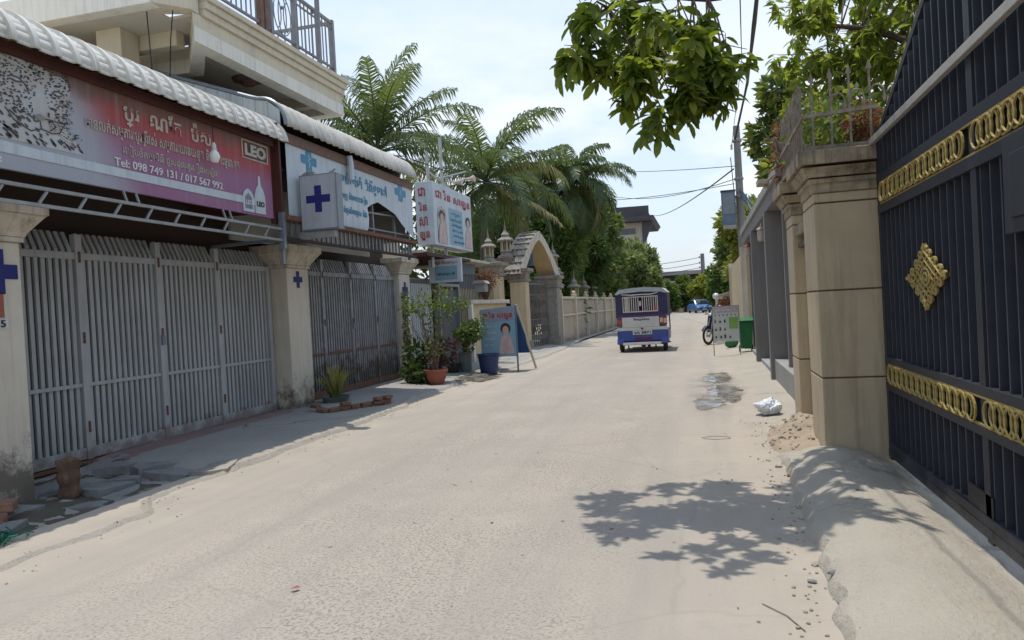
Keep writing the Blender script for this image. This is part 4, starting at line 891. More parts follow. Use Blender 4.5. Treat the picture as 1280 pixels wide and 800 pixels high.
def frond(p0, az, el, L_, droop, leaflet, rnd, w=.035, twist=0, density=54):
    """one feather leaf: arched rachis, two rows of drooping leaflets"""
    mb = MB(); pts = []; p = Vector(p0); n = 14; a = el
    d0 = Vector((math.cos(az), math.sin(az), 0))
    for i in range(n+1):
        pts.append(p.copy()); a -= droop/n*(.5+1.3*i/n); p = p+(d0*math.cos(a)+Z_*math.sin(a))*L_/n
    mb.tube(pts, [.035*(1-i/n*.9) for i in range(n+1)], 4)
    side_ = Vector((-math.sin(az), math.cos(az), 0))
    for k in range(density):
        t = .12+.88*k/density; f = t*n; i = min(int(f), n-1); q = pts[i].lerp(pts[i+1], f-i); tg = (pts[i+1]-pts[i]).normalized(); upd = side_.cross(tg); 
        if upd.z < 0: upd = -upd
        ll = leaflet*math.sin(math.pi*(.10+.86*t))**.6*rnd.uniform(.85, 1.1)
        for sg in (-1, 1):
            d = (side_*sg*.75+tg*.65+upd*.22+Vector((rnd.uniform(-.1, .1), rnd.uniform(-.1, .1), -.16+rnd.uniform(-.38, .06)))).normalized()
            m = q+d*ll*.5; e = q+d*ll*.88+Vector((0, 0, -.36*ll-rnd.uniform(0, .35)*ll)); wv = tg*w*.5
            o = len(mb.v); mb.v += [q-wv, q+wv, m+wv*1.1, m-wv*1.1, e]; mb.f += [(o, o+1, o+2, o+3), (o+3, o+2, o+4)]
    return mb
def palm(loc, h, lean, nf, L_, leaflet, label, seed, trunk_r=.13, elr=(-.2, 1.35), droop=1.5, dry=0, w=.035, ring=True):
    rnd = random.Random(seed); t = thing('palm_tree', loc, label, 'palm tree', 'palm trees beyond the shops'); loc = Vector(loc); top = loc+Vector((lean[0], lean[1], h)); mb = MB(); n = 26; pts = []; rr = []
    for i in range(n+1): k = i/n; pts.append(loc.lerp(top, k)+Vector((0, 0, 0))-Vector((lean[0], lean[1], 0))*.25*math.sin(k*math.pi)); rr.append(trunk_r*(1.25-.45*k)*(1+.07*(i % 2)))
    mb.tube(pts, rr, 9); part('trunk', mb, 'palmbark', t, True)
    mb = MB()
    for _ in range(9): d = Vector((rnd.gauss(0, 1), rnd.gauss(0, 1), rnd.uniform(-.8, .1))).normalized()*.28; mb.ico(top+d+Vector((0, 0, -.15)), .13, .05, 1, (1, 1, 1.15))
    part('fruit_cluster', mb, 'leaf_y', t, True, kind='stuff')
    for i in range(nf):
        az = i*2.39996+rnd.uniform(-.2, .2); k = i/(nf-1); el = elr[1]+(elr[0]-elr[1])*k+rnd.uniform(-.1, .1); dr = droop*(.75+.5*k)*rnd.uniform(.85, 1.15)
        isd = i >= nf-dry; yel = rnd.random() < .13 and k > .4; part('frond', frond(top+Vector((0, 0, .1*(1-k))), az, el-(.5 if isd else 0), L_*rnd.uniform(.85, 1.08)*(.9 if k < .15 else 1), dr, leaflet, rnd, w), 'palm_dry' if isd else ('palm_y' if yel else 'palm'), t)
    return t, top
palm((-9.5, 21.5, 0), 6.4, (.25, -.5), 26, 3.6, .75, 'tall coconut palm with upswept fronds nearest the terrace railing', 3, elr=(-.1, 1.5), droop=1.0, w=.045)
pt, top = palm((-8.6, 29, 0), 6.7, (.3, .4), 29, 4.4, .9, 'coconut palm with drooping fronds right behind the portrait sign box', 8, elr=(-.55, 1.4), droop=1.45, w=.06)
rnd = random.Random(2)
part('frond', frond(top+Vector((.3, -.4, -.3)), -.25, -.30, 3.6, .5, .50, rnd, .05, 0, 40), 'palm_dry', pt, label='dead straw coloured frond hanging down')
palm((-6.5, 37.5, 0), 7.4, (.2, 0), 35, 3.7, .9, 'bushy feathery palm nearest the pale building with fronds against the clouds', 14, elr=(-.3, 1.3), droop=1.9, w=.075)
palm((-9.6, 42, 0), 8.0, (0, 0), 30, 4.2, .85, 'dense palm left of the bushy feathery palm, half hidden behind it', 19, elr=(-.5, 1.3), droop=1.7, w=.07)
# dense greenery beyond the temple wall
rnd = random.Random(31)
tree((-12, 24.5, 0), 6, .2, rclumps((-11.6, 24.5, 5.2), 2.4, 2, 1.6, 10, 1.0, rnd)+rclumps((-11, 24.5, 2.6), 2.6, 2, 2.0, 8, 1.1, rnd), 6000, 'leaf_d', 'dark bushy tree low behind the older awning and first palm', group='trees beyond the temple wall', seed=4, l=.3, w=.13)
tree((-10.2, 33.5, 0), 6, .2, rclumps((-10, 33.5, 3.2), 2.8, 1.6, 2.8, 18, 1.2, rnd), 9000, 'leaf_d', 'dark shaggy tree behind the portrait sign box and stone finials', group='trees beyond the temple wall', seed=5, l=.34, w=.14)
tree((-7.2, 37, 0), 6.4, .16, [((-7.1+rnd.uniform(-1, 1)*.9, 37+rnd.uniform(-.9, .9), z), 1.25-.06*abs(z-2.5), (.9, .9, 1.1)) for z in lin(.8, 6.2, 12)]+rclumps((-8.3, 38, 4.4), 1.6, 1, 2.0, 10, 1.0, rnd), 17000, 'leaf_t', 'tall shaggy green tree standing behind the temple gate arch', group='trees beyond the temple wall', seed=6, l=.36, w=.08)
tree((-6.6, 42, 0), 8.2, .16, rclumps((-6.5, 42, 4.6), 1.1, 1.4, 3.6, 26, .95, rnd), 15000, 'leaf_d', 'dark weeping tree over the middle of the temple wall', group='trees beyond the temple wall', seed=7, l=.4, w=.08)
tree((-6.9, 41, 0), 2.4, .1, rclumps((-6.9, 40, 2.0), .8, .9, .9, 6, .6, rnd), 2600, 'leaf_y', 'bright yellow green shrub rising just over the temple wall', cat='shrub', name='shrub', seed=8, l=.2, w=.1)
tree((-6.6, 49, 0), 9.0, .2, rclumps((-6.5, 49, 5.0), 1.25, 2.2, 3.8, 26, 1.0, rnd), 14000, 'leaf_t', 'round topped green tree beyond the temple wall before the pale building', group='trees beyond the temple wall', seed=9, l=.36, w=.16, mixleaf='leaf_p')
tree((-6.2, 61, 0), 6.2, .22, rclumps((-5.7, 61, 3.8), 2.1, 2.4, 2.9, 26, .95, rnd), 13000, 'leaf_p', 'pale flowering tree with light leaf tips above the striped three wheeler', group='trees beyond the temple wall', seed=10, l=.4, w=.2, mixleaf='leaf_t')
tree((-6.8, 74, 0), 6.6, .22, rclumps((-5.9, 74, 3.6), 2.4, 2.4, 2.9, 24, 1.0, rnd), 11000, 'leaf_d', 'dark leafy tree behind the pale flowering tree near the street end', group='trees beyond the temple wall', seed=11, l=.45, w=.22, mixleaf='leaf_p')
tree((-12.5, 42, 0), 7.0, .22, rclumps((-12, 42, 4.2), 3.4, 2, 3.2, 20, 1.7, rnd), 11000, 'leaf_t', 'broad green tree filling the gap behind the second and third palms', group='trees beyond the temple wall', seed=12, l=.45, w=.18)
# end of the street
for i, (x, y, h, rx, leaf, lb) in enumerate([(-7.2, 88, 4.6, 2.0, 'leaf_d', 'dark tree at the street end directly right of the three wheeler roof'), (-4.6, 95, 4.2, 2.0, 'leaf_t', 'leafy tree at the street end under the long flat roof'),
                                            (-2.3, 97, 4.3, 1.9, 'leaf_t', 'bright leafy tree at the street end behind the blue car'), (.1, 93, 4.9, 2.0, 'leaf_y', 'sunlit tree at the street end at the foot of the far utility pole'),
                                            (2.3, 86, 5.3, 2.0, 'leaf_t', 'green tree at the street end right of the blue car')]):
    tree((x, y, 0), h, .2, rclumps((x, y, h*.55), rx, 1.6, h*.36, 16, .85, rnd), 6500, leaf, lb, group='trees at the end of the street', seed=40+i, l=.42, w=.2)
tree((3.4, 52, 0), 7.4, .22, rclumps((2.9, 52, 5.0), 1.6, 2.0, 2.7, 18, 1.3, rnd), 10000, 'leaf_t', 'leafy tree on the right side beyond the grey wall under the metal box', group='trees on the right side', seed=51, l=.42, w=.2, mixleaf='leaf_p')
tree((2.9, 38, 0), 5.4, .2, rclumps((2.3, 38, 3.9), 1.3, 2, 1.6, 10, .95, rnd), 6000, 'leaf_y', 'sunny tree behind the far end of the grey wall beneath the metal box', group='trees on the right side', seed=52, l=.32, w=.16)
tree((2.9, 20.5, 0), 7.6, .16, rclumps((2.35, 20.5, 5.9), .75, 1.0, 1.1, 11, .45, rnd)+rclumps((2.3, 20, 4.8), .5, 1.0, .8, 5, .4, rnd), 3200, 'leaf_d', 'dark leafed tree with yellow tips behind the concrete pole and grey wall', group='trees on the right side', seed=53, l=.26, w=.12, mixleaf='leaf_y')

# ------------------------------------------------------------------ far buildings and end wall
fb = thing('far_house', (-8, 97, 0), 'pale upper storey house with a dark overhanging roof and a balcony beyond the trees', 'house')
part('wall', MB().box(-16, -6.9, 95, 108, 0, 12.6), 'farwall', fb)
part('roof', MB().prism([(-17, 12.9), (-5.0, 12.9), (-5.4, 12.3), (-16.6, 12.3)], (0, 93.2, 0), X_, Z_, Y_, 16).prism([(-16.4, 12.9), (-5.6, 12.9), (-5.6, 14.2), (-10.4, 14.25), (-11.4, 15.2), (-12.8, 14.3), (-16.4, 14.1)], (0, 94, 0), X_, Z_, Y_, .3), 'farroof', fb)
part('roof_tier', MB().box(-16, -6, 94.5, 107, 12.903, 14.0), 'farroof', fb)
part('brace', MB().prism([(-6.5, 8.9), (-6.5, 12.3), (-5.1, 12.3)], (0, 94.0, 0), X_, Z_, Y_, .4), 'farroof', fb)
part('window', MB().box(-9.3, -7.4, 94.9, 94.99, 10.9, 11.6), 'glass', fb)
part('column', MB().box(-6.8, -6.5, 94.6, 94.95, 0, 12.3), 'farwall', fb)
part('balcony', MB().box(-6.9, -5.2, 94.2, 97, 7.8, 8.0), 'farwall', fb)
me = mesh('baluster', MB().box(-.06, .06, -.06, .06, 0, .8), 'farwall')
for i in range(8): inst('baluster', me, fb, (-6.8+i*.22, 94.3, 8.0))
FB_SHIFT = True
part('water_tank', MB().lathe(-5.35, 96, [(.35, 8.0), (.38, 8.1), (.38, 9.0), (.1, 9.1)], 10), 'farroof', fb, True)
fb.location = fb.location+Vector((-.45, 0, -.8))
f2 = thing('long_building', (-3, 118, 0), 'long pale building with a flat grey roof closing the end of the street', 'building')
part('wall', MB().box(-13, .6, 116, 126, 0, 4.5), 'farwall', f2)
part('roof', MB().box(-14, .9, 115, 127, 5.35, 5.9), 'grey_trim', f2)
part('upper_band', MB().box(-12.6, .3, 116.6, 125, 4.503, 5.347), 'farroof', f2)
me = mesh('window', MB().box(-.5, .5, -.04, .04, 0, .9), 'glass')
for i in range(5): inst('window', me, f2, (-11+i*2.4, 115.97, 2.3))
ew = thing('end_wall', (-3, 101, 0), 'low brownish cream wall with pale posts closing the end of the street', 'wall')
part('wall_panel', MB().box(-14, 6, 100.9, 101.1, -.1, 1.5), 'wall_f', ew)
me = mesh('post', MB().box(-.25, .25, -.25, .25, 0, 1.75), 'wall_post')
for i in range(8): inst('post', me, ew, (-12.6+i*2.4, 100.85, -.05))

# ------------------------------------------------------------------ portrait sign box on posts
sb = thing('portrait_sign_box', (-6, 17.2, 3), 'tall two sided light box with red Khmer letters and printed portraits on metal posts', 'sign')
part('case', MB().box(-6.54, -6.03, 16.75, 18.0, 3.07, 4.50) if False else MB().add([(-6.42, 16.55, 3.12), (-5.98, 16.55, 3.12), (-5.98, 19.5, 3.12), (-6.42, 19.5, 3.12), (-6.42, 16.55, 4.60), (-5.98, 16.55, 4.60), (-5.98, 19.5, 4.60), (-6.42, 19.5, 4.60)], [(0, 3, 2, 1), (4, 5, 6, 7), (0, 1, 5, 4), (1, 2, 6, 5), (2, 3, 7, 6), (3, 0, 4, 7)]), 'vinyl_w', sb, bevel=.01)
for i, (s_, ww) in enumerate((('ជា', .17), ('វ៉ន', .20), ('សា', .20), ('ឡុន', .24))): text('lettering', s_, sb, (-6.34, 16.548, 4.26-i*.345), X_, Z_, ww, .21, 'letter_r', .012)
text('lettering', 'ជា វ៉ន សាឡុន', sb, (-5.978, 16.72, 4.18), Y_, Z_, 2.65, .30, 'letter_r', .012)
def figure_print(root, y0, z0, s_, plane_x=None, plane_y=None, hair='letter_k', robe='cloth', hat=True):
    """flat printed portrait: dark arch behind, robe, head, hair"""
    def P(nm, pts, mat, k):
        if plane_x is not None: return part(nm, MB().prism([(y0+a*s_*1.45, z0+b*s_) for a, b in pts], (plane_x+.002*k, 0, 0), Y_, Z_, X_, .0018), mat, root)
        return part(nm, MB().prism([(y0+a*s_, z0+b*s_) for a, b in pts], (0, plane_y-.002*k, 0), X_, Z_, -Y_, .0018), mat, root)
    circ = lambda cx, cy, rx, ry, n=12: [(cx+rx*math.cos(2*math.pi*k/n), cy+ry*math.sin(2*math.pi*k/n)) for k in range(n)]
    if hat: P('backdrop_print', [(-.26, 0), (.26, 0), (.26, .72), (.2, .95), (.0, 1.04), (-.2, .95), (-.26, .72)], 'glass', 1)
    P('hair_print', circ(0, .76, .16, .17), hair, 2); P('head_print', circ(0, .70, .10, .14), 'skin', 3)
    P('robe_print', [(-.24, 0), (.24, 0), (.2, .3), (.15, .5), (.05, .58), (-.05, .58), (-.15, .5), (-.2, .3)], robe, 4)
    P('sash_print', [(-.08, 0), (.02, 0), (.1, .5), (.03, .54)], 'skin', 5)
figure_print(sb, 17.10, 3.18, .86, plane_x=-5.979)
figure_print(sb, 19.15, 3.18, .90, plane_x=-5.979, hat=False)
part('print_block', MB().box(-5.9795, -5.9775, 17.62, 18.7, 3.2, 4.1), 'aboard', sb)
for k in range(6): text('lettering', ['ថតរូប', 'កាត់សក់', 'តុបតែងខ្លួន', 'អ៊ុតសក់', 'ផាត់មុខ', 'ជួលសម្លៀក'][k], sb, (-5.977, 17.7+.05*k, 3.92-k*.135), Y_, Z_, .8, .085, 'sky_x', .02)
for x, y, zt in ((-6.2, 16.9, 5.35), (-6.2, 17.9, 5.9)): part('post', MB().tube([(x, y, 2.6), (x, y, zt)], .045, 8), 'pipe', sb, True)
part('brace', MB().tube([(-6.2, 16.9, 4.9), (-6.25, 19.2, 4.65)], .02, 6).tube([(-6.2, 17.9, 4.9), (-5.9, 19.0, 5.2)], .018, 6), 'pipe', sb, True)
for x, y, z, a in ((-6.05, 18.3, 4.82, .3), (-5.95, 19.1, 5.02, .5)):
    o = MB().lathe(0, 0, [(.04, 0), (.05, .10), (.10, .2), (.11, .24)], 10)
    for v in o.v: v.z, v.x = v.x*.8, v.z; v.x, v.y, v.z = v.x+x, v.y+y, v.z+z
    part('spotlight', o, 'lamp_w', sb, True)
part('spotlight_arm', MB().tube([(-6.2, 17.9, 4.75), (-6.1, 18.2, 4.85), (-6.0, 19.0, 4.95)], .015, 5), 'pipe', sb)
# small sign over the door
ss = thing('door_sign', (-6.1, 17.6, 2.6), 'small weathered blue and white sign box mounted low below the portrait sign box', 'sign')
part('case', MB().box(-6.54, -5.70, 17.50, 17.62, 2.26, 2.84), 'vinyl_w', ss, bevel=.01)
part('print_block', MB().box(-6.38, -5.80, 17.496, 17.499, 2.32, 2.66), 'aboard', ss)
text('lettering', 'សាឡន កែសម្ផស្ស', ss, (-6.42, 17.494, 2.69), X_, Z_, .62, .11, 'letter_r', .02)
text('lettering', 'កាត់សក់ បុរស នារី', ss, (-6.30, 17.493, 2.42), X_, Z_, .44, .09, 'letter_k', .02)
# house front with steel shutter, door, canopy
hf = thing('salon_front', (-6.7, 18, 0), 'narrow salon front with a slate door, ribbed shutter and rusty roof edge between the pillars', 'shopfront')
part('wall', MB().box(-9, -6.75, 16.3, 22.4, 0, 2.4), 'cream_t', hf)
part('roof_edge', MB().box(-9, -6.1, 16.28, 19.6, 2.86, 2.93), 'redwood', hf)
part('roof', MB().box(-9, -6.3, 16.3, 22.2, 2.933, 3.0), 'cap_l', hf)
shm = mesh('shutter_slat', MB().box(-.02, .02, -.045, .045, .08, 2.25), 'white_sheet', bevel=.008)
for i in range(11): inst('shutter_slat', shm, hf, (-6.60, 16.42+i*.125, 0))
part('shutter_sheet', MB().box(-6.66, -6.63, 16.3, 17.8, .05, 2.35), 'sheet_l', hf)
part('door', MB().box(-6.62, -6.56, 18.15, 19.6, .05, 2.12), 'door', hf, bevel=.01)
part('door_frame', MB().box(-6.66, -6.50, 18.05, 18.13, .03, 2.2).box(-6.66, -6.50, 19.62, 19.72, .03, 2.2).box(-6.66, -6.50, 18.05, 19.72, 2.203, 2.28), 'rail', hf)
part('door_handle', MB().tube([(-6.54, 18.3, 1.0), (-6.52, 18.3, 1.05), (-6.54, 18.3, 1.15)], .012, 6), 'alu', hf)
part('transom', MB().box(-6.62, -6.55, 17.82, 19.9, 2.29, 2.5), 'brown_dark', hf)
solo('meter_box', MB().box(-5.62, -5.36, 18.3, 18.6, 2.0, 2.2).prism([(-5.68, 2.2), (-5.30, 2.2), (-5.36, 2.28), (-5.62, 2.28)], (0, 18.25, 0), X_, Z_, Y_, .4), 'grey_trim', 'small metal box lamp with a bright top standing out beside the door sign', 'lamp', bevel=.008)
cw = thing('low_wall', (-6.4, 21, 0), 'short yellowish cream wall with a white corner post behind the leafy potted shrub', 'wall')
part('wall_panel', MB().box(-6.55, -6.35, 19.9, 24.1, 0, 1.72), 'cream_t', cw, bevel=.01)
part('coping', MB().box(-6.62, -6.22, 19.85, 24.1, 1.722, 1.84), 'cap_l', cw, bevel=.02)
part('corner_post', MB().box(-6.33, -6.22, 19.85, 20.0, 0, 1.72), 'plaster_w', cw)
# ------------------------------------------------------------------ temple gate
STONE = [(.30, 0), (.30, .10), (.24, .13), (.24, .26), (.27, .30), (.20, .38), (.13, .44)]
def stupa_prof(s_=1): return [(.33, 0), (.33, .08), (.24, .12), (.20, .20), (.24, .24), (.16, .30), (.13, .34)], [(.13, .34), (.14, .40), (.13, .60)], [(.13, .60), (.30, .66), (.32, .70), (.27, .76), (.18, .80), (.14, .86), (.17, .90), (.12, .97), (.06, 1.04), (.04, 1.14), (.05, 1.17), (.02, 1.26), (.008, 1.46)]
def stupa(x, y, z, s_, label, group, cols=True):
    t = thing('stone_finial', (x, y, z), label, 'finial', group); a, b, c = stupa_prof()
    part('base', MB().lathe(x, y, [(r*s_, z+h*s_) for r, h in a], 16), 'stone_t', t, True)
    part('spire', MB().lathe(x, y, [(r*s_, z+h*s_) for r, h in c], 16), 'stone_t', t, True)
    part('core', MB().lathe(x, y, [(.09*s_, z+.34*s_), (.09*s_, z+.62*s_)], 8), 'stone_t', t, True)
    for k in range(6):
        an = k*math.pi/3; px, py = x+.19*s_*math.cos(an), y+.19*s_*math.sin(an); part('colonnette', MB().lathe(px, py, [(.035*s_, z+.26*s_), (.025*s_, z+.36*s_), (.025*s_, z+.58*s_), (.035*s_, z+.65*s_)], 6), 'cream_t', t, True)
    n = 16; mb = MB()
    for k in range(n): an = 2*math.pi*k/n; mb.ico((x+.30*s_*math.cos(an), y+.30*s_*math.sin(an), z+.66*s_), .045*s_, 0, 1)
    part('bead_ring', mb, 'stone_t', t, True, kind='stuff')
    return t
def temple_pillar(x, y, h, hw, label):
    p = thing('temple_gate_pillar', (x, y, 0), label, 'pillar', 'temple gate pillars'); 
    def sq(z0, z1, r): return MB().box(x-r, x+r, y-r, y+r, z0, z1)
    part('plinth', sq(-.1, .35, hw+.06), 'stone_t', p, bevel=.015); part('shaft', sq(.352, h-.5, hw), 'stone_t' if 'right' in label else 'cream_t', p, bevel=.01)
    part('capital', MB().lathe(x, y, [(hw, h-.498), (hw+.06, h-.46), (hw+.06, h-.40), (hw+.02, h-.38), (hw+.05, h-.2), (hw+.16, h-.12), (hw+.16, h-.02), (hw+.05, h)], 4, True), 'stone_t', p)
    return p
temple_pillar(-7.0, 24.9, 3.15, .32, 'left temple gate pillar with stained stacked mouldings behind the blue board')
temple_pillar(-6.3, 25.9, 2.95, .28, 'left inner temple gate pillar with a white edge beside the iron lattice')
temple_pillar(-5.80, 28.8, 2.75, .34, 'right temple gate pillar of dark speckled stone under the arch foot')
stupa(-7.05, 24.8, 3.15, .80, 'nearest stone stupa finial with a beaded dish left of the temple arch', 'stone stupa finials of the temple gate')
stupa(-6.75, 26.0, 3.35, .92, 'tallest stone stupa finial rising just left of the arch roof', 'stone stupa finials of the temple gate')
solo('stepped_pedestal', MB().lathe(-6.75, 26.0, [(.40, 2.6), (.40, 2.8), (.32, 2.85), (.34, 3.05), (.28, 3.1), (.30, 3.25), (.36, 3.35)], 4, True), 'stone_t', 'stepped stone pedestal under the tallest stupa finial', 'pedestal')
stupa(-5.95, 30.6, 3.05, .80, 'slim stone stupa finial directly right of the arch top', 'stone stupa finials of the temple gate')
stupa(-5.72, 30.2, 2.35, .75, 'lower stone stupa finial right of the arch foot', 'stone stupa finials of the temple gate')
ar = thing('temple_arch', (-6.1, 27.3, 3), 'pointed ochre arch with a shingled stone back over the iron lattice gate', 'arch')
A0, A1 = Vector((-6.35, 25.8, 0)), Vector((-5.80, 28.7, 0)); ax = (A1-A0).normalized(); an_ = Vector((ax.y, -ax.x, 0))   # an_ points to the street
def arch_pts(k, out):
    t = k/16; u = abs(2*t-1); s_ = 1-u; return (A1-A0)*(.5+(t-.5)*(1+out*.34)), 2.72+(1.30+out*.30)*(1-u**1.45)+out*.02
mb = MB(); mo = MB(); ms = MB()
for k in range(17):
    for o_, tgt in ((0, ms), (1, mo)):
        q, z = arch_pts(k, o_); p = A0+q; p.z = z
        for sgn in (-.42, .30): tgt.v.append(p+an_*sgn)
for k in range(16):
    for tgt in (ms, mo): tgt.f.append((2*k, 2*k+1, 2*k+3, 2*k+2))
part('arch_soffit', ms, 'arch_soffit', ar, True)
mo2 = part('arch_roof', mo, 'stone_t', ar, True); 
for sgn in (-.42, .30):
    mb = MB()
    for k in range(17):
        for o_ in (0, 1): q, z = arch_pts(k, o_); p = A0+q+an_*sgn; p.z = z; mb.v.append(p)
    for k in range(16): mb.f.append((2*k, 2*k+1, 2*k+3, 2*k+2))
    part('arch_face', mb, 'cap_l', ar, True)
mb = MB(); rs = random.Random(9)
for k in range(16):
    for j in range(4):
        q, z = arch_pts(k+.5, 1.03); q2, z2 = arch_pts(min(16, k+1.2), 1.06); p = A0+q+an_*(-.24+.16*j); p.z = z; mb.ico(p, .085, .12, 1, (1, 1, .45))
part('shingle', mb, 'stone_t', ar, kind='stuff')
part('hanging_sign', MB().box(-6.30, -5.90, 26.6, 26.64, 3.05, 3.5), 'boxblue', ar)
text('lettering', 'វត្ត', ar, (-6.22, 26.597, 3.18), X_, Z_, .24, .2, 'letter_w', .03)
lg = thing('lattice_gate', (-6.1, 27.3, 0), 'dark iron lattice gate of long diamond mesh between the temple gate pillars', 'gate')
mb = MB(); g0, g1 = Vector((-6.15, 26.2, .1)), Vector((-5.86, 28.45, .1)); n = 22
part('gate_frame', MB().beam(g0, g1, .05).beam(g0+Z_*2.3, g1+Z_*2.3, .05).beam(g0+Z_*1.0, g1+Z_*1.0, .03).beam(g0+Z_*1.9, g1+Z_*1.9, .03).beam(g0, g0+Z_*2.5, .05).beam(g1, g1+Z_*2.5, .05), 'grey_lattice', lg)
for i in range(n):
    a = g0.lerp(g1, i/n); b = g0.lerp(g1, (i+1)/n); pts = [(a if k % 2 else b)+Z_*(2.45*k/10)+an_*(.012*(i % 2)) for k in range(11)]
    part('lattice_bar', MB().tube(pts, .015, 4), 'grey_lattice', lg)
# short fence with dry climber between salon and temple gate
mb = MB(); 
part('top_fence', MB().beam((-6.6, 20, 2.6), (-6.8, 24.4, 2.7), .03), 'grey_lattice', cw)
me = mesh('fence_bar', MB().box(-.01, .01, -.01, .01, 1.84, 2.6), 'grey_lattice')
for i in range(24): inst('fence_bar', me, cw, (-6.6-.2*i/24, 20+i*.18, 0))
part('blue_mesh_panel', MB().box(-6.75, -6.72, 20.2, 22.0, 2.2, 3.0), 'boxblue', cw)
def shrub(name, loc, clumps, n, leaf, label, cat, l, w, seed, stems=8, bark='twig', mixleaf=None, group=None, sr=.012):
    rnd = random.Random(seed); t = thing(name, loc, label, cat, group); mb = MB(); b = Vector(loc)
    for i in range(stems):
        c = rnd.choice(clumps); d = Vector((rnd.gauss(0, 1), rnd.gauss(0, 1), rnd.gauss(0, .6))).normalized()*c[1]*.8
        limb(mb, b+Vector((rnd.uniform(-.05, .05), rnd.uniform(-.05, .05), 0)), Vector(c[0])+d, sr, sr*.3, rnd, 5, .12)
    part('stem', mb, bark, t, True, kind='stuff')
    part('foliage', scatter_leaves(clumps, n, l, w, rnd, hollow=.2), leaf, t, kind='stuff')
    if mixleaf: part('foliage', scatter_leaves(clumps, n//3, l, w, rnd, hollow=.5), mixleaf, t, kind='stuff')
    return t
rnd = random.Random(77)
shrub('climbing_plant', (-6.7, 23, 1.8), rclumps((-6.7, 22.6, 2.35), .25, 1.1, .35, 9, .32, rnd), 900, 'leaf_r', 'dry reddish climber tangled on the fence left of the temple finials', 'plant', .10, .05, 3, 26)
# potted plants by the salon
pot = solo('flower_pot', MB().lathe(-5.42, 14.6, [(.14, .06), (.20, .18), (.225, .30), (.25, .31), (.25, .36), (.215, .36), (.2, .32)], 18), 'terracotta', 'round terracotta flower pot by the far gate pillar', 'flower pot', smooth=True)
shrub('climbing_plant', (-5.42, 14.6, .34), [((-5.45, 14.7, .75), .26, (1, 1, 1.1)), ((-5.55, 14.9, 1.1), .22, (1, 1, 1)), ((-5.5, 15, 1.55), .34, (1, 1, .9)), ((-5.75, 14.9, 1.75), .30, (1, 1, .9)), ((-5.2, 14.9, 1.75), .26, (1, 1, .9)), ((-5.35, 15, 1.95), .16, (1, 1, .8)), ((-6.05, 14.9, 1.7), .2, (1, 1, .8))], 520, 'leaf_t', 'straggly climber with small yellow green leaves growing out of the terracotta pot', 'plant', .085, .045, 5, 22, mixleaf='leaf_y')
shrub('croton_bush', (-5.5, 14.9, .1), [((-5.6, 15.0, .6), .26, (1, 1, 1.4)), ((-5.25, 15.0, .7), .22, (1, 1, 1.4))], 420, 'leaf_q', 'dark purple brown leafy bush behind the terracotta pot', 'plant', .13, .05, 6, 10)
shrub('green_vine', (-6.0, 14.9, .1), [((-5.95, 14.7, .3), .26, (1, 1, 1)), ((-6.0, 14.9, .7), .2, (1, 1, 1.4)), ((-5.75, 14.6, .22), .18, (1, 1, .8))], 520, 'leaf_d', 'dark green vine sprawling at the foot of the far gate pillar', 'plant', .12, .08, 7, 8)
shrub('green_vine', (-6.45, 15.7, .1), [((-6.48, 15.75, 1.0+.3*k), .13, (.5, 1, 1.3)) for k in range(4)], 300, 'leaf_p', 'thin pale vine climbing the street face of the far gate pillar', 'plant', .07, .05, 8, 6)
solo('plant_pot', MB().lathe(-5.62, 17.2, [(.13, .05), (.15, .15), (.16, .5), (.18, .52), (.18, .56), (.14, .56), (.13, .5)], 14), 'grey_pot', 'tall grey pot with bands under the leafy green shrub', 'flower pot', smooth=True)
shrub('leafy_shrub', (-5.62, 17.2, .5), rclumps((-5.42, 16.9, 1.12), .22, .2, .48, 12, .19, rnd)+[((-5.55, 17, 1.72), .13, (1, 1, 1)), ((-5.1, 16.9, 1.3), .12, (1, 1, .8))], 900, 'leaf_t', 'leafy green shrub in a grey pot left of the sky blue poster board', 'plant', .10, .055, 9, 16, mixleaf='leaf_p')
solo('plant_pot', MB().lathe(-5.85, 16.95, [(.13, .03), (.16, .2), (.17, .3), (.14, .3), (.13, .26)], 14), 'rubber', 'small black pot tucked behind the tall grey banded pot', 'flower pot', smooth=True)
tb = thing('plastic_tub', (-4.98, 17.0, 0), 'navy blue plastic tub standing before the sky blue poster board', 'tub')
part('body', MB().lathe(-4.98, 17.0, [(.19, .02), (.205, .06), (.25, .46), (.275, .47), (.275, .50), (.245, .50), (.2, .1), (.0, .08)], 22), 'blue_plastic', tb, True)
part('rim_band', MB().lathe(-4.98, 17.0, [(.243, .40), (.258, .405), (.262, .435), (.248, .44)], 22), 'blue_plastic', tb, True)
# sky blue A-frame poster board
ab = thing('poster_board', (-4.95, 17.6, 0), 'leaning sky blue poster board with red Khmer heading and portrait beside the temple gate', 'sign board')
part('panel', MB().prism([(-5.28, .41), (-4.42, .38), (-4.42, 1.60), (-5.28, 1.54)], (0, 17.52, 0), X_, Z_, -Y_, .02), 'aboard', ab)
part('heading_panel', MB().prism([(-5.26, 1.23), (-4.45, 1.25), (-4.45, 1.57), (-5.26, 1.51)], (0, 17.499, 0), X_, Z_, -Y_, .003), 'aboard_top', ab)
text('lettering', 'ជា វ៉ន សាឡុន', ab, (-5.22, 17.495, 1.28), X_, Z_, .74, .20, 'letter_r', .015)
figure_print(ab, -4.66, .45, .80, plane_y=17.50, robe='cloth', hat=False)
for k in range(4): text('lettering', ['ថតរូប និងជួលសម្លៀក', 'តុបតែងខ្លួនកូនក្រមុំ', 'អ៊ុតសក់ ធ្វើសក់', 'ផាត់មុខ'][k], ab, (-5.2, 17.498, 1.08-k*.15), X_, Z_, .32-.03*k, .085, 'letter_w', .01)
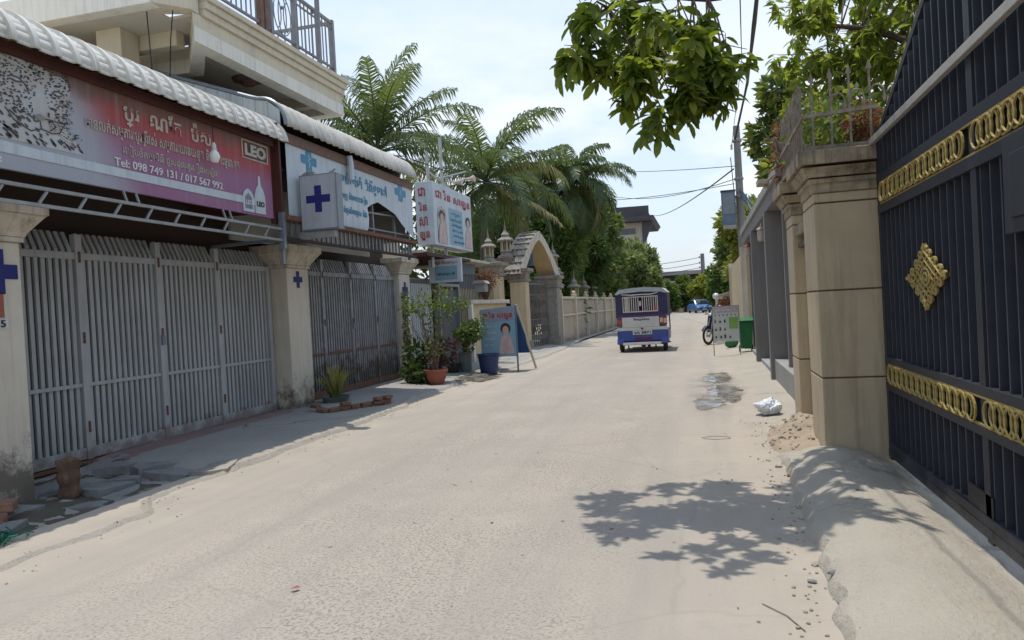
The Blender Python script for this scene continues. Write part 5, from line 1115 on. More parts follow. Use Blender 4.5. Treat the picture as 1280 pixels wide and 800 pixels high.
part('frame_leg', MB().beam((-5.28, 17.54, .02), (-5.28, 17.54, 1.52), .03).beam((-4.40, 17.5, .0), (-4.40, 17.54, 1.62), .035), 'boxblue', ab)
part('back_panel', MB().add([(-4.40, 17.62, 1.45), (-5.28, 17.62, 1.45), (-5.28, 18.15, .42), (-4.18, 18.15, .42), (-4.40, 17.6, 1.45), (-5.28, 17.6, 1.45), (-5.28, 18.13, .42), (-4.18, 18.13, .42)], [(0, 1, 2, 3), (7, 6, 5, 4), (0, 4, 5, 1), (1, 5, 6, 2), (2, 6, 7, 3), (3, 7, 4, 0)]), 'sheetblue', ab)
part('back_leg', MB().beam((-4.40, 17.58, 1.62), (-4.14, 18.3, .02), .05, .03), 'plaster', ab)
part('back_leg', MB().beam((-5.28, 17.58, 1.5), (-5.28, 18.3, .02), .05, .03), 'plaster', ab)

# ------------------------------------------------------------------ temple wall
tw = thing('temple_wall', (-5.6, 45, 0), 'long cream temple wall with regular pale posts and two rails', 'wall')
posts = [29.7+i*3.4 for i in range(17)]; xw = -5.62
part('coping', MB().box(xw-.06, xw+.09, 29.2, 85.5, 1.84, 1.93), 'wall_post', tw)
part('mid_rail', MB().box(xw-.02, xw+.07, 29.2, 85.5, 1.12, 1.20), 'wall_post', tw)
part('footing', MB().box(xw-.1, xw+.12, 29.2, 85.5, -.1, .07), 'wall_f', tw)
for a, b in zip(posts, posts[1:]): part('wall_panel', MB().box(xw-.08, xw, a, b, .05, 1.86), 'wall_f', tw)
pm = mesh('post', MB().box(-.08, .13, -.10, .10, -.1, 2.0).lathe(.02, 0, [(.13, 2.0), (.13, 2.04), (.06, 2.06), (.09, 2.13), (.05, 2.19), (.0, 2.2)], 8), 'wall_post')
for y in posts: inst('post', pm, tw, (xw, y, 0))
fin = [(-6.0, 31.4, .95), (-5.98, 35.6, 1.12), (-5.98, 38.6, 1.12), (-5.98, 41.6, 1.12)]
for i, (x, y, s_) in enumerate(fin):
    stupa(x, y, 1.75, s_*.9, ['stone finial behind the first bay of the temple wall', 'stone finial behind the temple wall, leftmost of the row of three', 'stone finial behind the temple wall, middle of the row of three', 'stone finial behind the temple wall, rightmost of the row of three'][i], 'stone finials behind the temple wall')
    solo('finial_pedestal', MB().box(x-.25, x+.25, y-.25, y+.25, 0, 1.75), 'stone_t', ['stone pedestal behind the first bay of the temple wall', 'stone pedestal of the leftmost wall finial in the row of three', 'stone pedestal of the middle wall finial in the row of three', 'stone pedestal of the rightmost wall finial in the row of three'][i], 'pedestal', 'pedestals behind the temple wall')
solo('gate_post', MB().box(-6.3, -5.6, 52, 52.7, 0, 2.75).lathe(-5.95, 52.35, [(.35, 2.75), (.42, 2.8), (.42, 2.9), (.2, 3.0), (.1, 3.3)], 4, True), 'cream_t', 'cream gate post with a stepped top just above the three wheeler roof', 'pillar', bevel=.02)
# ------------------------------------------------------------------ right side: cream pillars
def cream_pillar(x0, x1, y0, y1, ztop, zc, label, loc, joints):
    p = thing('wall_pillar', loc, label, 'pillar', 'cream pillars beside the navy gate'); zz = [-.1]+joints+[zc]
    for a, b in zip(zz, zz[1:]): part('render_block', MB().box(x0, x1, y0, y1, a+.012, b-.001), 'cream_r', p, bevel=.010)
    part('joint_core', MB().box(x0+.012, x1-.012, y0+.012, y1-.012, -.1, zc-.02), 'joint', p)
    h = ztop-zc; gs = [(.0, 0), (.015, .02), (.015, .22), (.035, .24), (.035, .34), (.055, .37), (.06, .46), (.095, .60), (.12, .66), (.12, .98), (.11, 1)]
    for k, (i0, i1) in enumerate(((0, 5), (5, 8), (8, 11))):
        mb = MB(); sl = gs[i0:i1]
        for j, (g, t) in enumerate(sl):
            z = zc+h*t+(.002 if j == 0 else 0)
            mb.v += [Vector((x0-g, y0-g, z)), Vector((x1+g*.35, y0-g, z)), Vector((x1+g*.35, y1+g, z)), Vector((x0-g, y1+g, z))]
        for i in range(len(sl)-1):
            for q in range(4): mb.f.append((i*4+q, i*4+(q+1) % 4, i*4+4+(q+1) % 4, i*4+4+q))
        mb.f += [(3, 2, 1, 0), tuple(len(sl)*4-4+q for q in range(4))]
        part('moulding', mb, 'cap_r', p)
    return p
cream_pillar(.96, 1.57, 7.0, 7.72, 2.72, 2.36, 'nearest cream pillar with block joints holding the navy gate', (1.2, 7.3, 0), [.75, 1.51, 2.27])
cream_pillar(.97, 1.45, 8.75, 9.32, 2.72, 2.36, 'second cream pillar with dry twigs on its weathered moulding', (1.2, 9, 0), [.78, 1.5, 2.25])
lw = thing('cream_wall', (1.3, 8.2, 0), 'short recessed cream wall bay between the two cream pillars', 'wall')
part('wall_panel', MB().box(1.12, 1.40, 7.73, 8.74, -.1, 2.12), 'cream_r', lw); part('coping', MB().box(.99, 1.44, 7.74, 8.73, 2.122, 2.23), 'cap_r', lw, bevel=.01)
part('string_course', MB().box(1.02, 1.118, 7.74, 8.73, 2.0, 2.05), 'joint', lw)
# planter railing on top of the pillars
ir = thing('iron_railing', (1.2, 7.5, 2.72), 'flaking iron railing with spear points and curled hooks on top of the cream pillars', 'railing')
part('rail', MB().beam((.90, 6.95, 3.02), (1.50, 6.95, 3.05), .022, .03).beam((.90, 6.95, 2.745), (1.5, 6.95, 2.745), .022, .03), 'iron', ir)
part('rail', MB().beam((.90, 6.95, 3.02), (.90, 9.5, 3.02), .022, .03).beam((.90, 6.95, 2.745), (.9, 9.5, 2.745), .022, .03), 'iron', ir)
def spear(x, y, z0, z1, curl=0):
    mb = MB().box(x-.008, x+.008, y-.008, y+.008, z0, z1-.10)
    o = len(mb.v); w = .024; mb.v += [Vector(v) for v in [(x, y, z1), (x-w, y, z1-.085), (x, y-.008, z1-.085), (x+w, y, z1-.085), (x, y+.008, z1-.085), (x, y, z1-.105)]]
    mb.f += [(o, o+1, o+2), (o, o+2, o+3), (o, o+3, o+4), (o, o+4, o+1), (o+5, o+2, o+1), (o+5, o+3, o+2), (o+5, o+4, o+3), (o+5, o+1, o+4)]
    b = part('spear_bar', mb, 'iron', ir)
    if curl:
        pts = [(x+.0+.055*(1-math.cos(t)), y-.006, z1-.30+.07*math.sin(t)) if t < math.pi else (x+.11, y-.006, z1-.30-.03*(t-math.pi)) for t in [k*.35 for k in range(12)]]
        part('curl', MB().tube([(x, y-.006, z1-.42)]+pts, .008, 5), 'iron', ir, True); part('curl_tip', MB().lathe(pts[-1][0], y-.006, [(.004, pts[-1][2]-.06), (.018, pts[-1][2]-.02), (.006, pts[-1][2]+.01)], 6), 'iron', ir, True)
for i, x in enumerate((.98, 1.13, 1.28, 1.44)): spear(x, 6.95, 2.73, 3.40+.02*i, 1 if i > 0 else 0)
for i in range(17): spear(.90, 7.06+i*.15, 2.73, 3.32+.06*(i % 2))
# ------------------------------------------------------------------ navy gate
ng = thing('navy_gate', (1.48, 5, .1), 'tall dark navy panelled gate with gold ring bands and a gold filigree lozenge', 'gate')
XG = 1.46
def gz(y): return 2.80+(6.74-y)*.40 if y > 4.6 else 3.66+.12*math.sin((4.6-y)*.7)
ysg = lin(2.2, 6.995, 24)
mb = MB()
for y in ysg: mb.v += [Vector((XG+.06, y, .07)), Vector((XG+.06, y, gz(y)-.04)), Vector((XG+.064, y, .07)), Vector((XG+.064, y, gz(y)-.04))]
for i in range(24): a = 4*i; mb.f += [(a, a+1, a+5, a+4), (a+2, a+6, a+7, a+3), (a+1, a+3, a+7, a+5)]
part('back_sheet', mb, 'navy', ng)
y = 6.84; k = 0
while y > 2.25:
    part('bar', MB().box(XG+.006, XG+.052, y-.008, y+.008, .2, gz(y)), 'bar_highlight', ng); part('spear_tip', MB().add([(XG+.03, y, gz(y)+.17), (XG+.045, y-.022, gz(y)+.07), (XG+.015, y-.022, gz(y)+.07), (XG+.015, y+.022, gz(y)+.07), (XG+.045, y+.022, gz(y)+.07), (XG+.03, y, gz(y)+.0)], [(0, 1, 2), (0, 2, 3), (0, 3, 4), (0, 4, 1), (5, 2, 1), (5, 3, 2), (5, 4, 3), (5, 1, 4)]), 'gold', ng); y -= .143; k += 1
def rail(z0, z1, g=0, m_='navy_bar'): part('rail', MB().box(XG-.012-g, XG+.05, 2.2, 6.9, z0, z1), m_, ng, bevel=.003)
rail(.10, .22); rail(.66, .715); rail(.885, .94); rail(2.13, 2.20); rail(2.385, 2.45)
part('top_rail', MB().beam((XG+.025, 6.9, gz(6.9)+.02), (XG+.025, 4.6, gz(4.6)+.02), .05, .05), 'navy_bar', ng)
part('stile', MB().box(XG-.005, XG+.055, 6.84, 6.92, .07, 2.85).box(XG-.004, XG+.054, 4.58, 4.66, .07, 3.64), 'navy_bar', ng)
def ring_mesh(ry, rz, r, n=14):
    pts = [(0, ry*math.cos(2*math.pi*k/n), rz*math.sin(2*math.pi*k/n)) for k in range(n+1)]; return mesh('ring', MB().tube(pts, r, 4, False), 'gold')
rm = ring_mesh(.082, .074, .0075)
for z0 in (.80, 2.292):
    y = 6.72
    while y > 2.4:
        if abs(y-4.62) > .1: inst('ring', rm, ng, (XG-.018-.006*(int(round((6.72-y)/.072)) % 2), y, z0))
        y -= .072
part('band_edge', MB().box(XG-.012, XG+.0, 2.3, 6.8, .716, .728).box(XG-.012, XG, 2.3, 6.8, .872, .884).box(XG-.012, XG, 2.3, 6.8, 2.202, 2.213).box(XG-.012, XG, 2.3, 6.8, 2.372, 2.384), 'gold', ng)
# lozenge of filigree
mb = MB(); cy, cz, ay, az = 5.60, 1.57, .47, .225
def T(pts, r=.010): mb.tube([(XG-.008, cy+a*ay, cz+b*az) for a, b in pts], r, 4, False)
def circ(a, b, ra, rb, r=.009, n=10): T([(a+ra*math.cos(2*math.pi*k/n), b+rb*math.sin(2*math.pi*k/n)) for k in range(n+1)], r)
T([(0, .78), (.78, 0), (0, -.78), (-.78, 0), (0, .78)], .014); T([(0, .5), (.5, 0), (0, -.5), (-.5, 0), (0, .5)], .011); circ(0, 0, .22, .26, .012); circ(0, 0, .1, .12, .012)
for sa, sb_ in ((1, 0), (-1, 0), (0, 1), (0, -1)): circ(sa*.38, sb_*.38, .10, .12); circ(sa*.64, sb_*.64, .10, .12); T([(sa*.75, sb_*.75), (sa*1.0, sb_*1.0)], .018); circ(sa*.86, sb_*.86, .07+.04*abs(sb_), .05+.05*abs(sa), .012)
for sa in (1, -1):
    for sb_ in (1, -1):
        for t in (.2, .5, .8): circ(sa*.80*t+.03*sa, sb_*.80*(1-t)+.03*sb_, .085, .10, .012)
        for t in (.35, .65): circ(sa*.60*t, sb_*.60*(1-t), .075, .09)
part('gold_lozenge', mb, 'gold', ng)
part('lock_box', MB().box(XG-.05, XG-.013, 3.4, 4.08, 1.73, 2.19).box(XG-.06, XG-.051, 3.5, 3.98, 1.80, 2.10), 'navy_bar', ng, bevel=.006)
part('patch_plate', MB().box(XG-.004, XG+.010, 4.55, 4.95, .10, .34), 'navy', ng)
part('kick_rail', MB().box(XG-.016, XG-.013, 2.2, 6.9, .10, .16), 'navy', ng)
solo('gate_brace', MB().beam((1.42, 6.9, 2.735), (1.42, 2.3, 2.78), .035, .055), 'brace', 'long pale flat steel bar running across the upper navy gate', 'bar', bevel=.004)
# ------------------------------------------------------------------ grey wall with posts
gw = thing('grey_wall', (1.2, 15, 0), 'grey garden wall with tall posts under a pale edged beam beyond the cream pillars', 'wall')
part('beam', MB().box(1.10, 1.62, 9.95, 22.0, 2.95, 3.26), 'grey_wall', gw)
part('beam_edge', MB().box(1.06, 1.099, 9.9, 22.0, 3.20, 3.34).box(1.06, 1.64, 9.86, 9.948, 2.95, 3.34), 'grey_trim', gw)
part('render_strip', MB().box(1.11, 1.50, 9.34, 10.35, -.1, 2.94), 'grey_lt', gw)
part('wall_panel', MB().box(1.40, 1.55, 10.36, 13.7, .0, 2.94).box(1.40, 1.55, 13.94, 17.5, 0, 2.94).box(1.40, 1.55, 17.7, 21.3, 0, 2.94), 'grey_wall', gw)
for y in (13.7, 17.5, 21.3): part('post', MB().box(1.07 if y < 20 else 1.24, 1.39, y, y+.22, -.1, 2.948), 'grey_wall', gw, bevel=.005)
part('post', MB().box(1.20, 1.39, 12.0, 12.12, .4, 2.948), 'grey_wall', gw)
part('plinth', MB().box(1.13, 1.399, 10.36, 13.69, -.1, .40), 'grey_trim', gw, bevel=.01); part('plinth', MB().box(1.16, 1.399, 13.93, 21.29, -.1, .12), 'grey_lt', gw)
pan = mesh('panel_rib', MB().box(-.02, .02, -.02, .02, .13, 2.94), 'grey_wall')
for i in range(22): inst('panel_rib', pan, gw, (1.385, 14.1+i*.325, 0))
for i, (y, z, lb) in enumerate([(19.9, 2.66, 'copper coloured wall lamp on the farther grey post'), (15.3, 2.68, 'pale wall lamp on the nearer grey post, larger of the two')]):
    w = thing('wall_lamp', (1.1, y, z), lb, 'lamp', 'wall lamps under the grey beam'); x = 1.14
    part('bracket', MB().box(x, 1.39, y-.02, y+.02, z+.04, z+.08), 'lamp_w', w)
    part('lamp_shade', MB().lathe(x, y, [(.02, z+.22), (.03, z+.16), (.09, z+.12), (.10, z+.10)], 12), 'terracotta' if i == 0 else 'lamp_w', w, True)
    part('lamp_body', MB().lathe(x, y, [(.075, z+.095), (.085, z+.06), (.08, z-.10), (.06, z-.12)], 12), 'lamp_w', w, True)
solo('floodlight', MB().box(.90, 1.05, 12.3, 12.7, 3.24, 3.30).box(1.0, 1.058, 12.45, 12.55, 3.2, 3.24), 'lamp_w', 'flat white floodlight on the edge of the grey beam', 'lamp', bevel=.008)
bw = thing('board_wall', (1.15, 27, 0), 'ochre wall of narrow upright boards beyond the grey wall', 'wall')
me = mesh('board', MB().box(-.02, .03, -.085, .085, 0, 2.75), 'cream_t', bevel=.006); me2 = mesh('post', MB().box(-.06, .1, -.1, .1, 0, 2.9), 'wall_post')
for i in range(52): inst('board', me, bw, (1.13+.0*i, 22.2+i*.19, 0))
part('back_panel', MB().box(1.16, 1.3, 22.1, 32.1, 0, 2.7), 'cream_t', bw)
inst('post', me2, bw, (1.1, 32.2, 0)); inst('post', me2, bw, (1.1, 22.1, 0))
cwf = thing('courtyard_wall', (1.3, 46, 0), 'low brown wall with reddish blocks continuing far along the right side', 'wall')
part('wall_panel', MB().box(1.2, 1.4, 33, 92, -.1, 1.7), 'wall_f', cwf); part('coping', MB().box(1.14, 1.46, 33, 92, 1.702, 1.8), 'cap_r', cwf)

# ------------------------------------------------------------------ poles, cables
up_ = thing('utility_pole', (1.36, 27, 0), 'concrete utility pole behind the grey wall carrying the thick black cable', 'utility pole', 'utility poles')
part('pole', MB().tube([(1.38, 27, -.1), (1.36, 27, 7.35)], [.17, .11], 12), 'pole', up_, True)
for z in (4.9, 5.5, 6.8): part('clamp', MB().lathe(1.36, 27, [(.14, z), (.16, z+.02), (.16, z+.08), (.14, z+.1)], 12), 'rail', up_, True)
part('insulator', MB().lathe(1.17, 26.95, [(.02, 6.55), (.05, 6.6), (.03, 6.65), (.05, 6.7), (.02, 6.76)], 8), 'letter_w', up_, True)
part('stay_bracket', MB().beam((1.4, 26.9, 5.0), (1.75, 26.2, 4.2), .06).beam((1.36, 26.9, 5.2), (1.7, 26.5, 4.6), .05), 'boxblue', up_)
up2 = thing('utility_pole', (.06, 98, 0), 'distant dark utility pole rising above the blue car', 'utility pole', 'utility poles')
part('pole', MB().tube([(.10, 98, -.1), (.06, 98, 7.25)], [.3, .24], 10), 'pole', up2, True)
for z in (5.4, 6.0, 6.7): part('insulator', MB().lathe(-.30, 97.9, [(.04, z), (.1, z+.06), (.1, z+.2), (.04, z+.26)], 8), 'rail', up2, True)
mbx = thing('pole_cabinet', (1.02, 26.8, 4.5), 'blue grey sheet metal box hung on the side of the concrete pole', 'cabinet')
part('case', MB().box(.74, 1.20, 26.7, 26.95, 3.98, 5.12), 'boxblue', mbx, bevel=.012); part('door', MB().box(.78, 1.16, 26.685, 26.698, 4.35, 5.05), 'alu', mbx)
part('base_pan', MB().box(.76, 1.18, 26.68, 26.94, 3.86, 3.975), 'grey_trim', mbx); part('cap', MB().box(.72, 1.22, 26.66, 26.98, 5.123, 5.16), 'farroof', mbx)
def wire(pts, r, label, name='cable', sag=0, group=None, n=14):
    pts = [Vector(p) for p in pts]
    if len(pts) == 2: a, b = pts; pts = [a.lerp(b, i/n)-Z_*sag*4*(i/n)*(1-i/n) for i in range(n+1)]
    return solo(name, MB().tube(pts, r, 5), 'cable', label, 'cable', group, smooth=True)
mb = MB()
for k in range(5):
    o = Vector((.018*math.cos(k*1.26), 0, .018*math.sin(k*1.26))); P = [Vector((1.30, 27, 6.9)), Vector((1.20, 18, 6.36)), Vector((.83, 10, 5.25)), Vector((.80, 7, 5.5)), Vector((.9, 2, 6.6)), Vector((1.2, -6, 8.5))]; q = []
    for i in range(len(P)-1):
        for j in range(5): t = j/5; q.append(P[i].lerp(P[i+1], t)+o+Vector((math.cos(i*2+j+k), 0, math.sin(i*2+j+k*2)))*.006)
    mb.tube(q+[P[-1]+o], .014, 5)
solo('cable_bundle', mb, 'cable', 'thick twisted bundle of black cables coming down to the concrete pole', 'cable', smooth=True)
wire([(1.17, 26.95, 6.65), (1.1, 18, 6.9), (.63, 10, 5.24+.1), (.5, 7, 5.6), (.5, 0, 7.4)], .009, 'single black cable left of the thick twisted bundle')
wire([(1.12, 26.95, 6.3), (1.18, 26.95, 5.1)], .015, 'short black drop line hanging beside the concrete pole to the metal box', n=4)
wire([(1.2, 27, 5.9), (-5.6, 93.6, 12.05)], .028, 'thin wire running from the pole up to the pale house roof', sag=.5, group='overhead wires over the street')
wire([(1.2, 27, 5.55), (-4.9, 45, 7.9)], .014, 'lowest sagging wire crossing from the pole to the bushy palm', sag=.35, group='overhead wires over the street')
wire([(1.2, 27, 5.4), (-8.13, 45, 7.97), ], .013, 'wire crossing just above the lowest one toward the palms', sag=.25, group='overhead wires over the street')
wire([(1.25, 27, 6.0), (-9, 52, 11.1)], .013, 'highest thin wire crossing the cloud left of the pole', sag=.2, group='overhead wires over the street')
wire([(-6.2, 15.8, 4.95), (-1.0, 34, 6.6), (1.2, 27, 5.6)], .010, 'wire running from the older awning past the portrait sign box', sag=.1) if False else wire([(-6.2, 15.8, 5.0), (-5.7, 40, 8.0)], .013, 'wire running from the older awning past the portrait sign box', sag=.55)
for i, z in enumerate((6.8, 6.1, 5.5)): wire([(-.30, 98, z), (-8.5, 104, z-.3)], .032, ['top', 'middle', 'bottom'][i]+' of the three far wires leading left from the distant pole', sag=.15, group='far wires at the distant pole')

# ------------------------------------------------------------------ mango tree over the street
def rosette_positions(c, r, n, rnd, squash=.8):
    out = []
    for _ in range(n):
        d = Vector((rnd.gauss(0, 1), rnd.gauss(0, 1), rnd.gauss(0, .8))).normalized()*rnd.uniform(.2, 1)*r; out.append(Vector(c)+Vector((d.x, d.y, d.z*squash)))
    return out
lv, lf = leaf_shape(.135, .052, .35, .25)
leaf_mes = [mesh('leaf', (lambda m: (m.add(*leaf_shape(.125*s_, .050*w_, .35, b_)), m)[1])(MB()), 'leaf_m') for s_, w_, b_ in ((1, 1, .2), (.85, 1.1, .35), (1.15, .95, .3), (.7, .9, .1))]
leaf_yel = mesh('leaf', (lambda m: (m.add(*leaf_shape(.12, .048, .3, .3)), m)[1])(MB()), 'leaf_y')
def rosette(p, rnd, n=None, s=1.0):
    """whorl of drooping leaves: list of matrices"""
    ms = []; n = n or rnd.randint(8, 13); a0 = rnd.uniform(0, 6.28); tilt = Matrix.Rotation(rnd.uniform(-.5, .5), 4, 'X') @ Matrix.Rotation(rnd.uniform(-.5, .5), 4, 'Y')
    for k in range(n):
        az = a0+k*2.4; el = rnd.uniform(-1.25, .35); q = Matrix.Translation(p+Vector((0, 0, -.012*k))) @ tilt @ Matrix.Rotation(az, 4, 'Z') @ Matrix.Rotation(-el, 4, 'Y') @ Matrix.Rotation(rnd.uniform(-.6, .6), 4, 'X'); ms.append(q @ Matrix.Scale(s*rnd.uniform(.75, 1.2), 4))
    return ms
mt = thing('mango_tree', (3.3, 8.6, 0), 'mango tree behind the navy gate stretching a leafy limb over the street', 'tree')
rnd = random.Random(90)
vis = [(-.92, 5.6, 3.44), (-.73, 5.6, 3.60), (-.60, 5.7, 3.35), (-.42, 5.6, 3.45), (-.38, 5.5, 3.17), (-.22, 5.5, 2.95), (-.09, 5.6, 3.20), (.08, 5.6, 3.12), (.17, 5.7, 3.33), (.16, 5.6, 3.17), (-.50, 5.5, 3.05), (-.28, 5.4, 2.82), (-.04, 5.5, 3.02), (.10, 5.6, 3.0), (-.70, 5.7, 3.35), (-.18, 5.7, 3.55), (.05, 5.9, 3.55), (-.82, 5.7, 3.72), (-.52, 5.6, 3.67), (-.3, 5.8, 3.35), (-.3, 5.1, 3.42), (-.15, 6.1, 3.62), (-.05, 5.2, 3.28), (-.6, 6.0, 3.62), (-.86, 5.65, 3.42), (-.15, 5.4, 3.05), (-.45, 5.4, 3.2), (0.0, 5.5, 3.35)]
far_l = [(rnd.uniform(-1.6, .7), (lambda y_: y_)(rnd.uniform(5.3, 6.8)), rnd.uniform(4.75, 5.3)) for _ in range(30)]+[(-.6, 4.9, 3.85), (-.3, 4.78, 3.8)]
back = [(1.3, 9, 4.6), (1.51, 9, 4.25), (1.84, 9, 4.32), (2.06, 9, 4.0), (2.32, 9, 4.34), (1.45, 9, 4.05), (1.65, 9, 3.9), (2.4, 9, 4.7), (1.25, 9.2, 4.75), (1.7, 9.3, 3.9), (2.0, 9.3, 4.9), (1.5, 9.5, 4.9), (2.6, 9.2, 4.3), (2.9, 9.3, 4.8), (2.35, 9.5, 3.7), (2.7, 9.5, 3.9), (1.9, 9.8, 4.6), (1.75, 8.6, 4.75), (2.2, 8.5, 4.9), (2.9, 8.8, 4.2), (1.3, 9.8, 4.4), (2.4, 9.6, 3.3), (2.0, 9.7, 3.5)]
back += [(rnd.uniform(1.9, 4.2), rnd.uniform(9.4, 11), rnd.uniform(3.4, 6.0)) for _ in range(34)]
over = [(rnd.uniform(1.5, 4.2), rnd.uniform(5.4, 9), rnd.uniform(4.6, 6.4)) for _ in range(44)]+[(rnd.uniform(2.0, 3.8), rnd.uniform(2.6, 4.8), rnd.uniform(4.4, 5.6)) for _ in range(9)]+[(rnd.uniform(.4, 1.5), rnd.uniform(5.6, 7.2), rnd.uniform(4.3, 5.2)) for _ in range(12)]
mb = MB(); limb(mb, (3.3, 8.6, -.1), (3.0, 8.3, 3.0), .22, .16, rnd, 10, .06); part('trunk', mb, 'bark', mt, True)
def br(pts, r0, r1):
    mb = MB(); n = len(pts)-1; P = [Vector(p) for p in pts]; q = []
    for i in range(n):
        for j in range(4):
            t = j/4; a, b = P[i], P[i+1]; t0 = (P[i+1]-P[i-1])*.5 if i else b-a; t1 = (P[i+2]-P[i])*.5 if i+2 <= n else b-a
            h = 2*t**3-3*t**2+1; q.append(a*h+t0*(t**3-2*t*t+t)+b*(1-h)+t1*(t**3-t*t))
    q.append(P[-1]); mb.tube(q, [r0+(r1-r0)*k/(len(q)-1) for k in range(len(q))], 7); part('branch', mb, 'bark', mt, True); return q
B1 = br([(3.0, 8.3, 2.95), (2.3, 7.6, 4.2), (1.3, 6.8, 4.65), (.55, 6.3, 4.10), (.24, 6.1, 3.84), (-.19, 6.0, 3.86), (-.6, 5.8, 3.76)], .09, .012)
B2 = br([(.45, 6.2, 4.0), (.0, 5.9, 4.1), (-.5, 5.8, 4.25), (-1.1, 5.6, 4.4)], .035, .012)
B3 = br([(.9, 6.5, 4.3), (.3, 5.7, 4.25), (-.15, 5.2, 4.1), (-.45, 4.85, 3.9)], .035, .01)
B4 = br([(3.0, 8.3, 2.95), (2.6, 8.8, 3.8), (2.0, 9.0, 4.3), (1.2, 9.0, 4.5)], .08, .015)
B5 = br([(3.0, 8.3, 2.95), (3.2, 7.5, 4.5), (3.0, 6, 5.2), (3.3, 4.2, 5.0)], .05, .01)
B6 = br([(2.3, 7.6, 4.2), (2.0, 6.5, 5.0), (1.4, 5.4, 5.0)], .022, .008)
anchors = [v for q in (B1, B2, B3, B4, B5, B6) for v in q[4:]]
cand = []; tw = MB()
vis = [(a+.07, b, c) for a, b, c in vis]
for grp, rr, nr in ((vis, .18, 6), (far_l, .24, 6), (back, .36, 13), (over, .42, 9)):
    for c in grp:
        ps = rosette_positions(c, rr, nr, rnd); near = min(anchors, key=lambda a: (a-Vector(c)).length); cc = Vector(c)
        tw.tube([near, near.lerp(cc, .5)+Vector((0, 0, .06)), cc], [.011, .008, .005], 4, False)
        for p in ps: tw.tube([cc, p+Vector((0, 0, .02))], [.005, .003], 3, False); cand += [(m_, p, grp is vis) for m_ in rosette(p, rnd)]
part('twig', tw, 'twig', mt, kind='stuff')
one = [c for c in cand if c[2]]; rest = [c for c in cand if not c[2]]; one.sort(key=lambda c: c[1].y); single, rest = one[::max(1, len(one)//300)][:300], rest
ids = set(id(c) for c in single); rest += [c for c in one if id(c) not in ids]
for m_, p, _ in single:
    o = bpy.data.objects.new('leaf', rnd.choice(leaf_mes) if rnd.random() > .10 else leaf_yel); COL.objects.link(o); o.parent = mt; o.matrix_local = Matrix.Translation(-mt.location) @ m_
mb = MB(); lvv = [Vector(v) for v in lv]
for m_, p, _ in rest: mb.add([m_ @ v for v in lvv], lf)
part('foliage', mb, 'leaf_m', mt, kind='stuff')
# planting on top of the pillars
rnd = random.Random(15)
shrub('pillar_shrub', (1.3, 8.0, 2.7), rclumps((1.35, 7.9, 3.05), .35, .8, .25, 10, .26, rnd), 800, 'leaf_t', 'yellow green shrub growing inside the spear point railing', 'shrub', .09, .05, 16, 16, mixleaf='leaf_y')
shrub('dry_bush', (1.45, 7.3, 2.75), rclumps((1.42, 7.3, 3.0), .10, .2, .16, 6, .14, rnd), 320, 'leaf_r', 'rusty brown dried bush in the corner of the railing by the navy gate', 'shrub', .07, .03, 17, 14)
shrub('dry_creeper', (1.0, 8.9, 2.7), rclumps((.98, 8.9, 3.1), .10, .5, .5, 10, .2, rnd), 360, 'leaf_r', 'tangle of dry reddish creeper hanging over the second cream pillar', 'plant', .07, .035, 18, 60)
shrub('garden_bush', (1.9, 10.5, 0), rclumps((1.55, 10.6, 3.7), .45, .6, .45, 8, .35, rnd), 1300, 'leaf_y', 'bush with yellow tips showing above the grey beam by the second cream pillar', 'shrub', .12, .05, 19, 16, mixleaf='leaf_t', sr=.03)

# ------------------------------------------------------------------ plastic bag, bins, A-frame, motorbike
bm = bmesh.new(); bmesh.ops.create_icosphere(bm, subdivisions=5, radius=1)
for v in bm.verts:
    p = v.co.copy(); n1 = noise.noise(p*1.8+Vector((4, 1, 2))); n2 = abs(noise.noise(p*4.2)); n3 = abs(noise.noise(p*9)); k = 1+.40*n1-.32*n2-.10*n3-.03*abs(noise.noise(p*17))
    v.co = Vector((p.x*.155*k, p.y*.19*k, max(-.02, (p.z+.7)*.105*k)))
    v.co += Vector((.72, 9.95, zr(.72, 9.95)+.02))
mb = MB(); bm.verts.index_update(); mb.v = [v.co.copy() for v in bm.verts]; mb.f = [tuple(v.index for v in f.verts) for f in bm.faces]; bm.free()
solo('plastic_bag', mb, 'bag', 'crumpled white plastic bag lying beside the sand heap', 'bag', smooth=True)
af = thing('price_board', (.52, 20.3, 0), 'standing white menu board with small pictures and a green poster, on thin metal legs', 'sign board')
part('panel', MB().box(.20, .84, 20.29, 20.305, .38, 1.28), 'poster', af)
part('frame', MB().beam((.19, 20.3, 0), (.19, 20.3, 1.30), .022).beam((.85, 20.3, 0), (.85, 20.3, 1.30), .022).beam((.2, 20.3, 1.29), (.84, 20.3, 1.29), .02).beam((.2, 20.3, .36), (.84, 20.3, .36), .02).beam((.19, 20.3, 0), (.19, 20.6, .02), .02).beam((.85, 20.3, 0), (.85, 20.6, .02), .02), 'alu', af)
part('header_print', MB().box(.21, .83, 20.284, 20.288, 1.12, 1.27), 'cloth', af)
text('lettering', 'ហាងលក់គ្រឿង', af, (.25, 20.283, 1.15), X_, Z_, .54, .09, 'letter_w', .03)
part('poster_print', MB().box(.60, .82, 20.284, 20.288, .70, 1.0), 'poster_g', af)
rs = random.Random(6); im = mesh('item_print', MB().box(-.022, .022, -.003, 0, 0, .075), 'spot'); im2 = mesh('item_print', MB().prism([(-.03, 0), (.03, 0), (.012, .07), (-.012, .07)], (0, 0, 0), X_, Z_, -Y_, .003), 'wood')
for r_, z in enumerate((.46, .66, .86)):
    for c_ in range(4 if r_ == 0 else 3): inst('item_print', rs.choice((im, im2)), af, (.26+c_*.115+rs.uniform(-.01, .01), 20.287, z), None, (rs.uniform(.8, 1.2), 1, rs.uniform(.8, 1.5)))
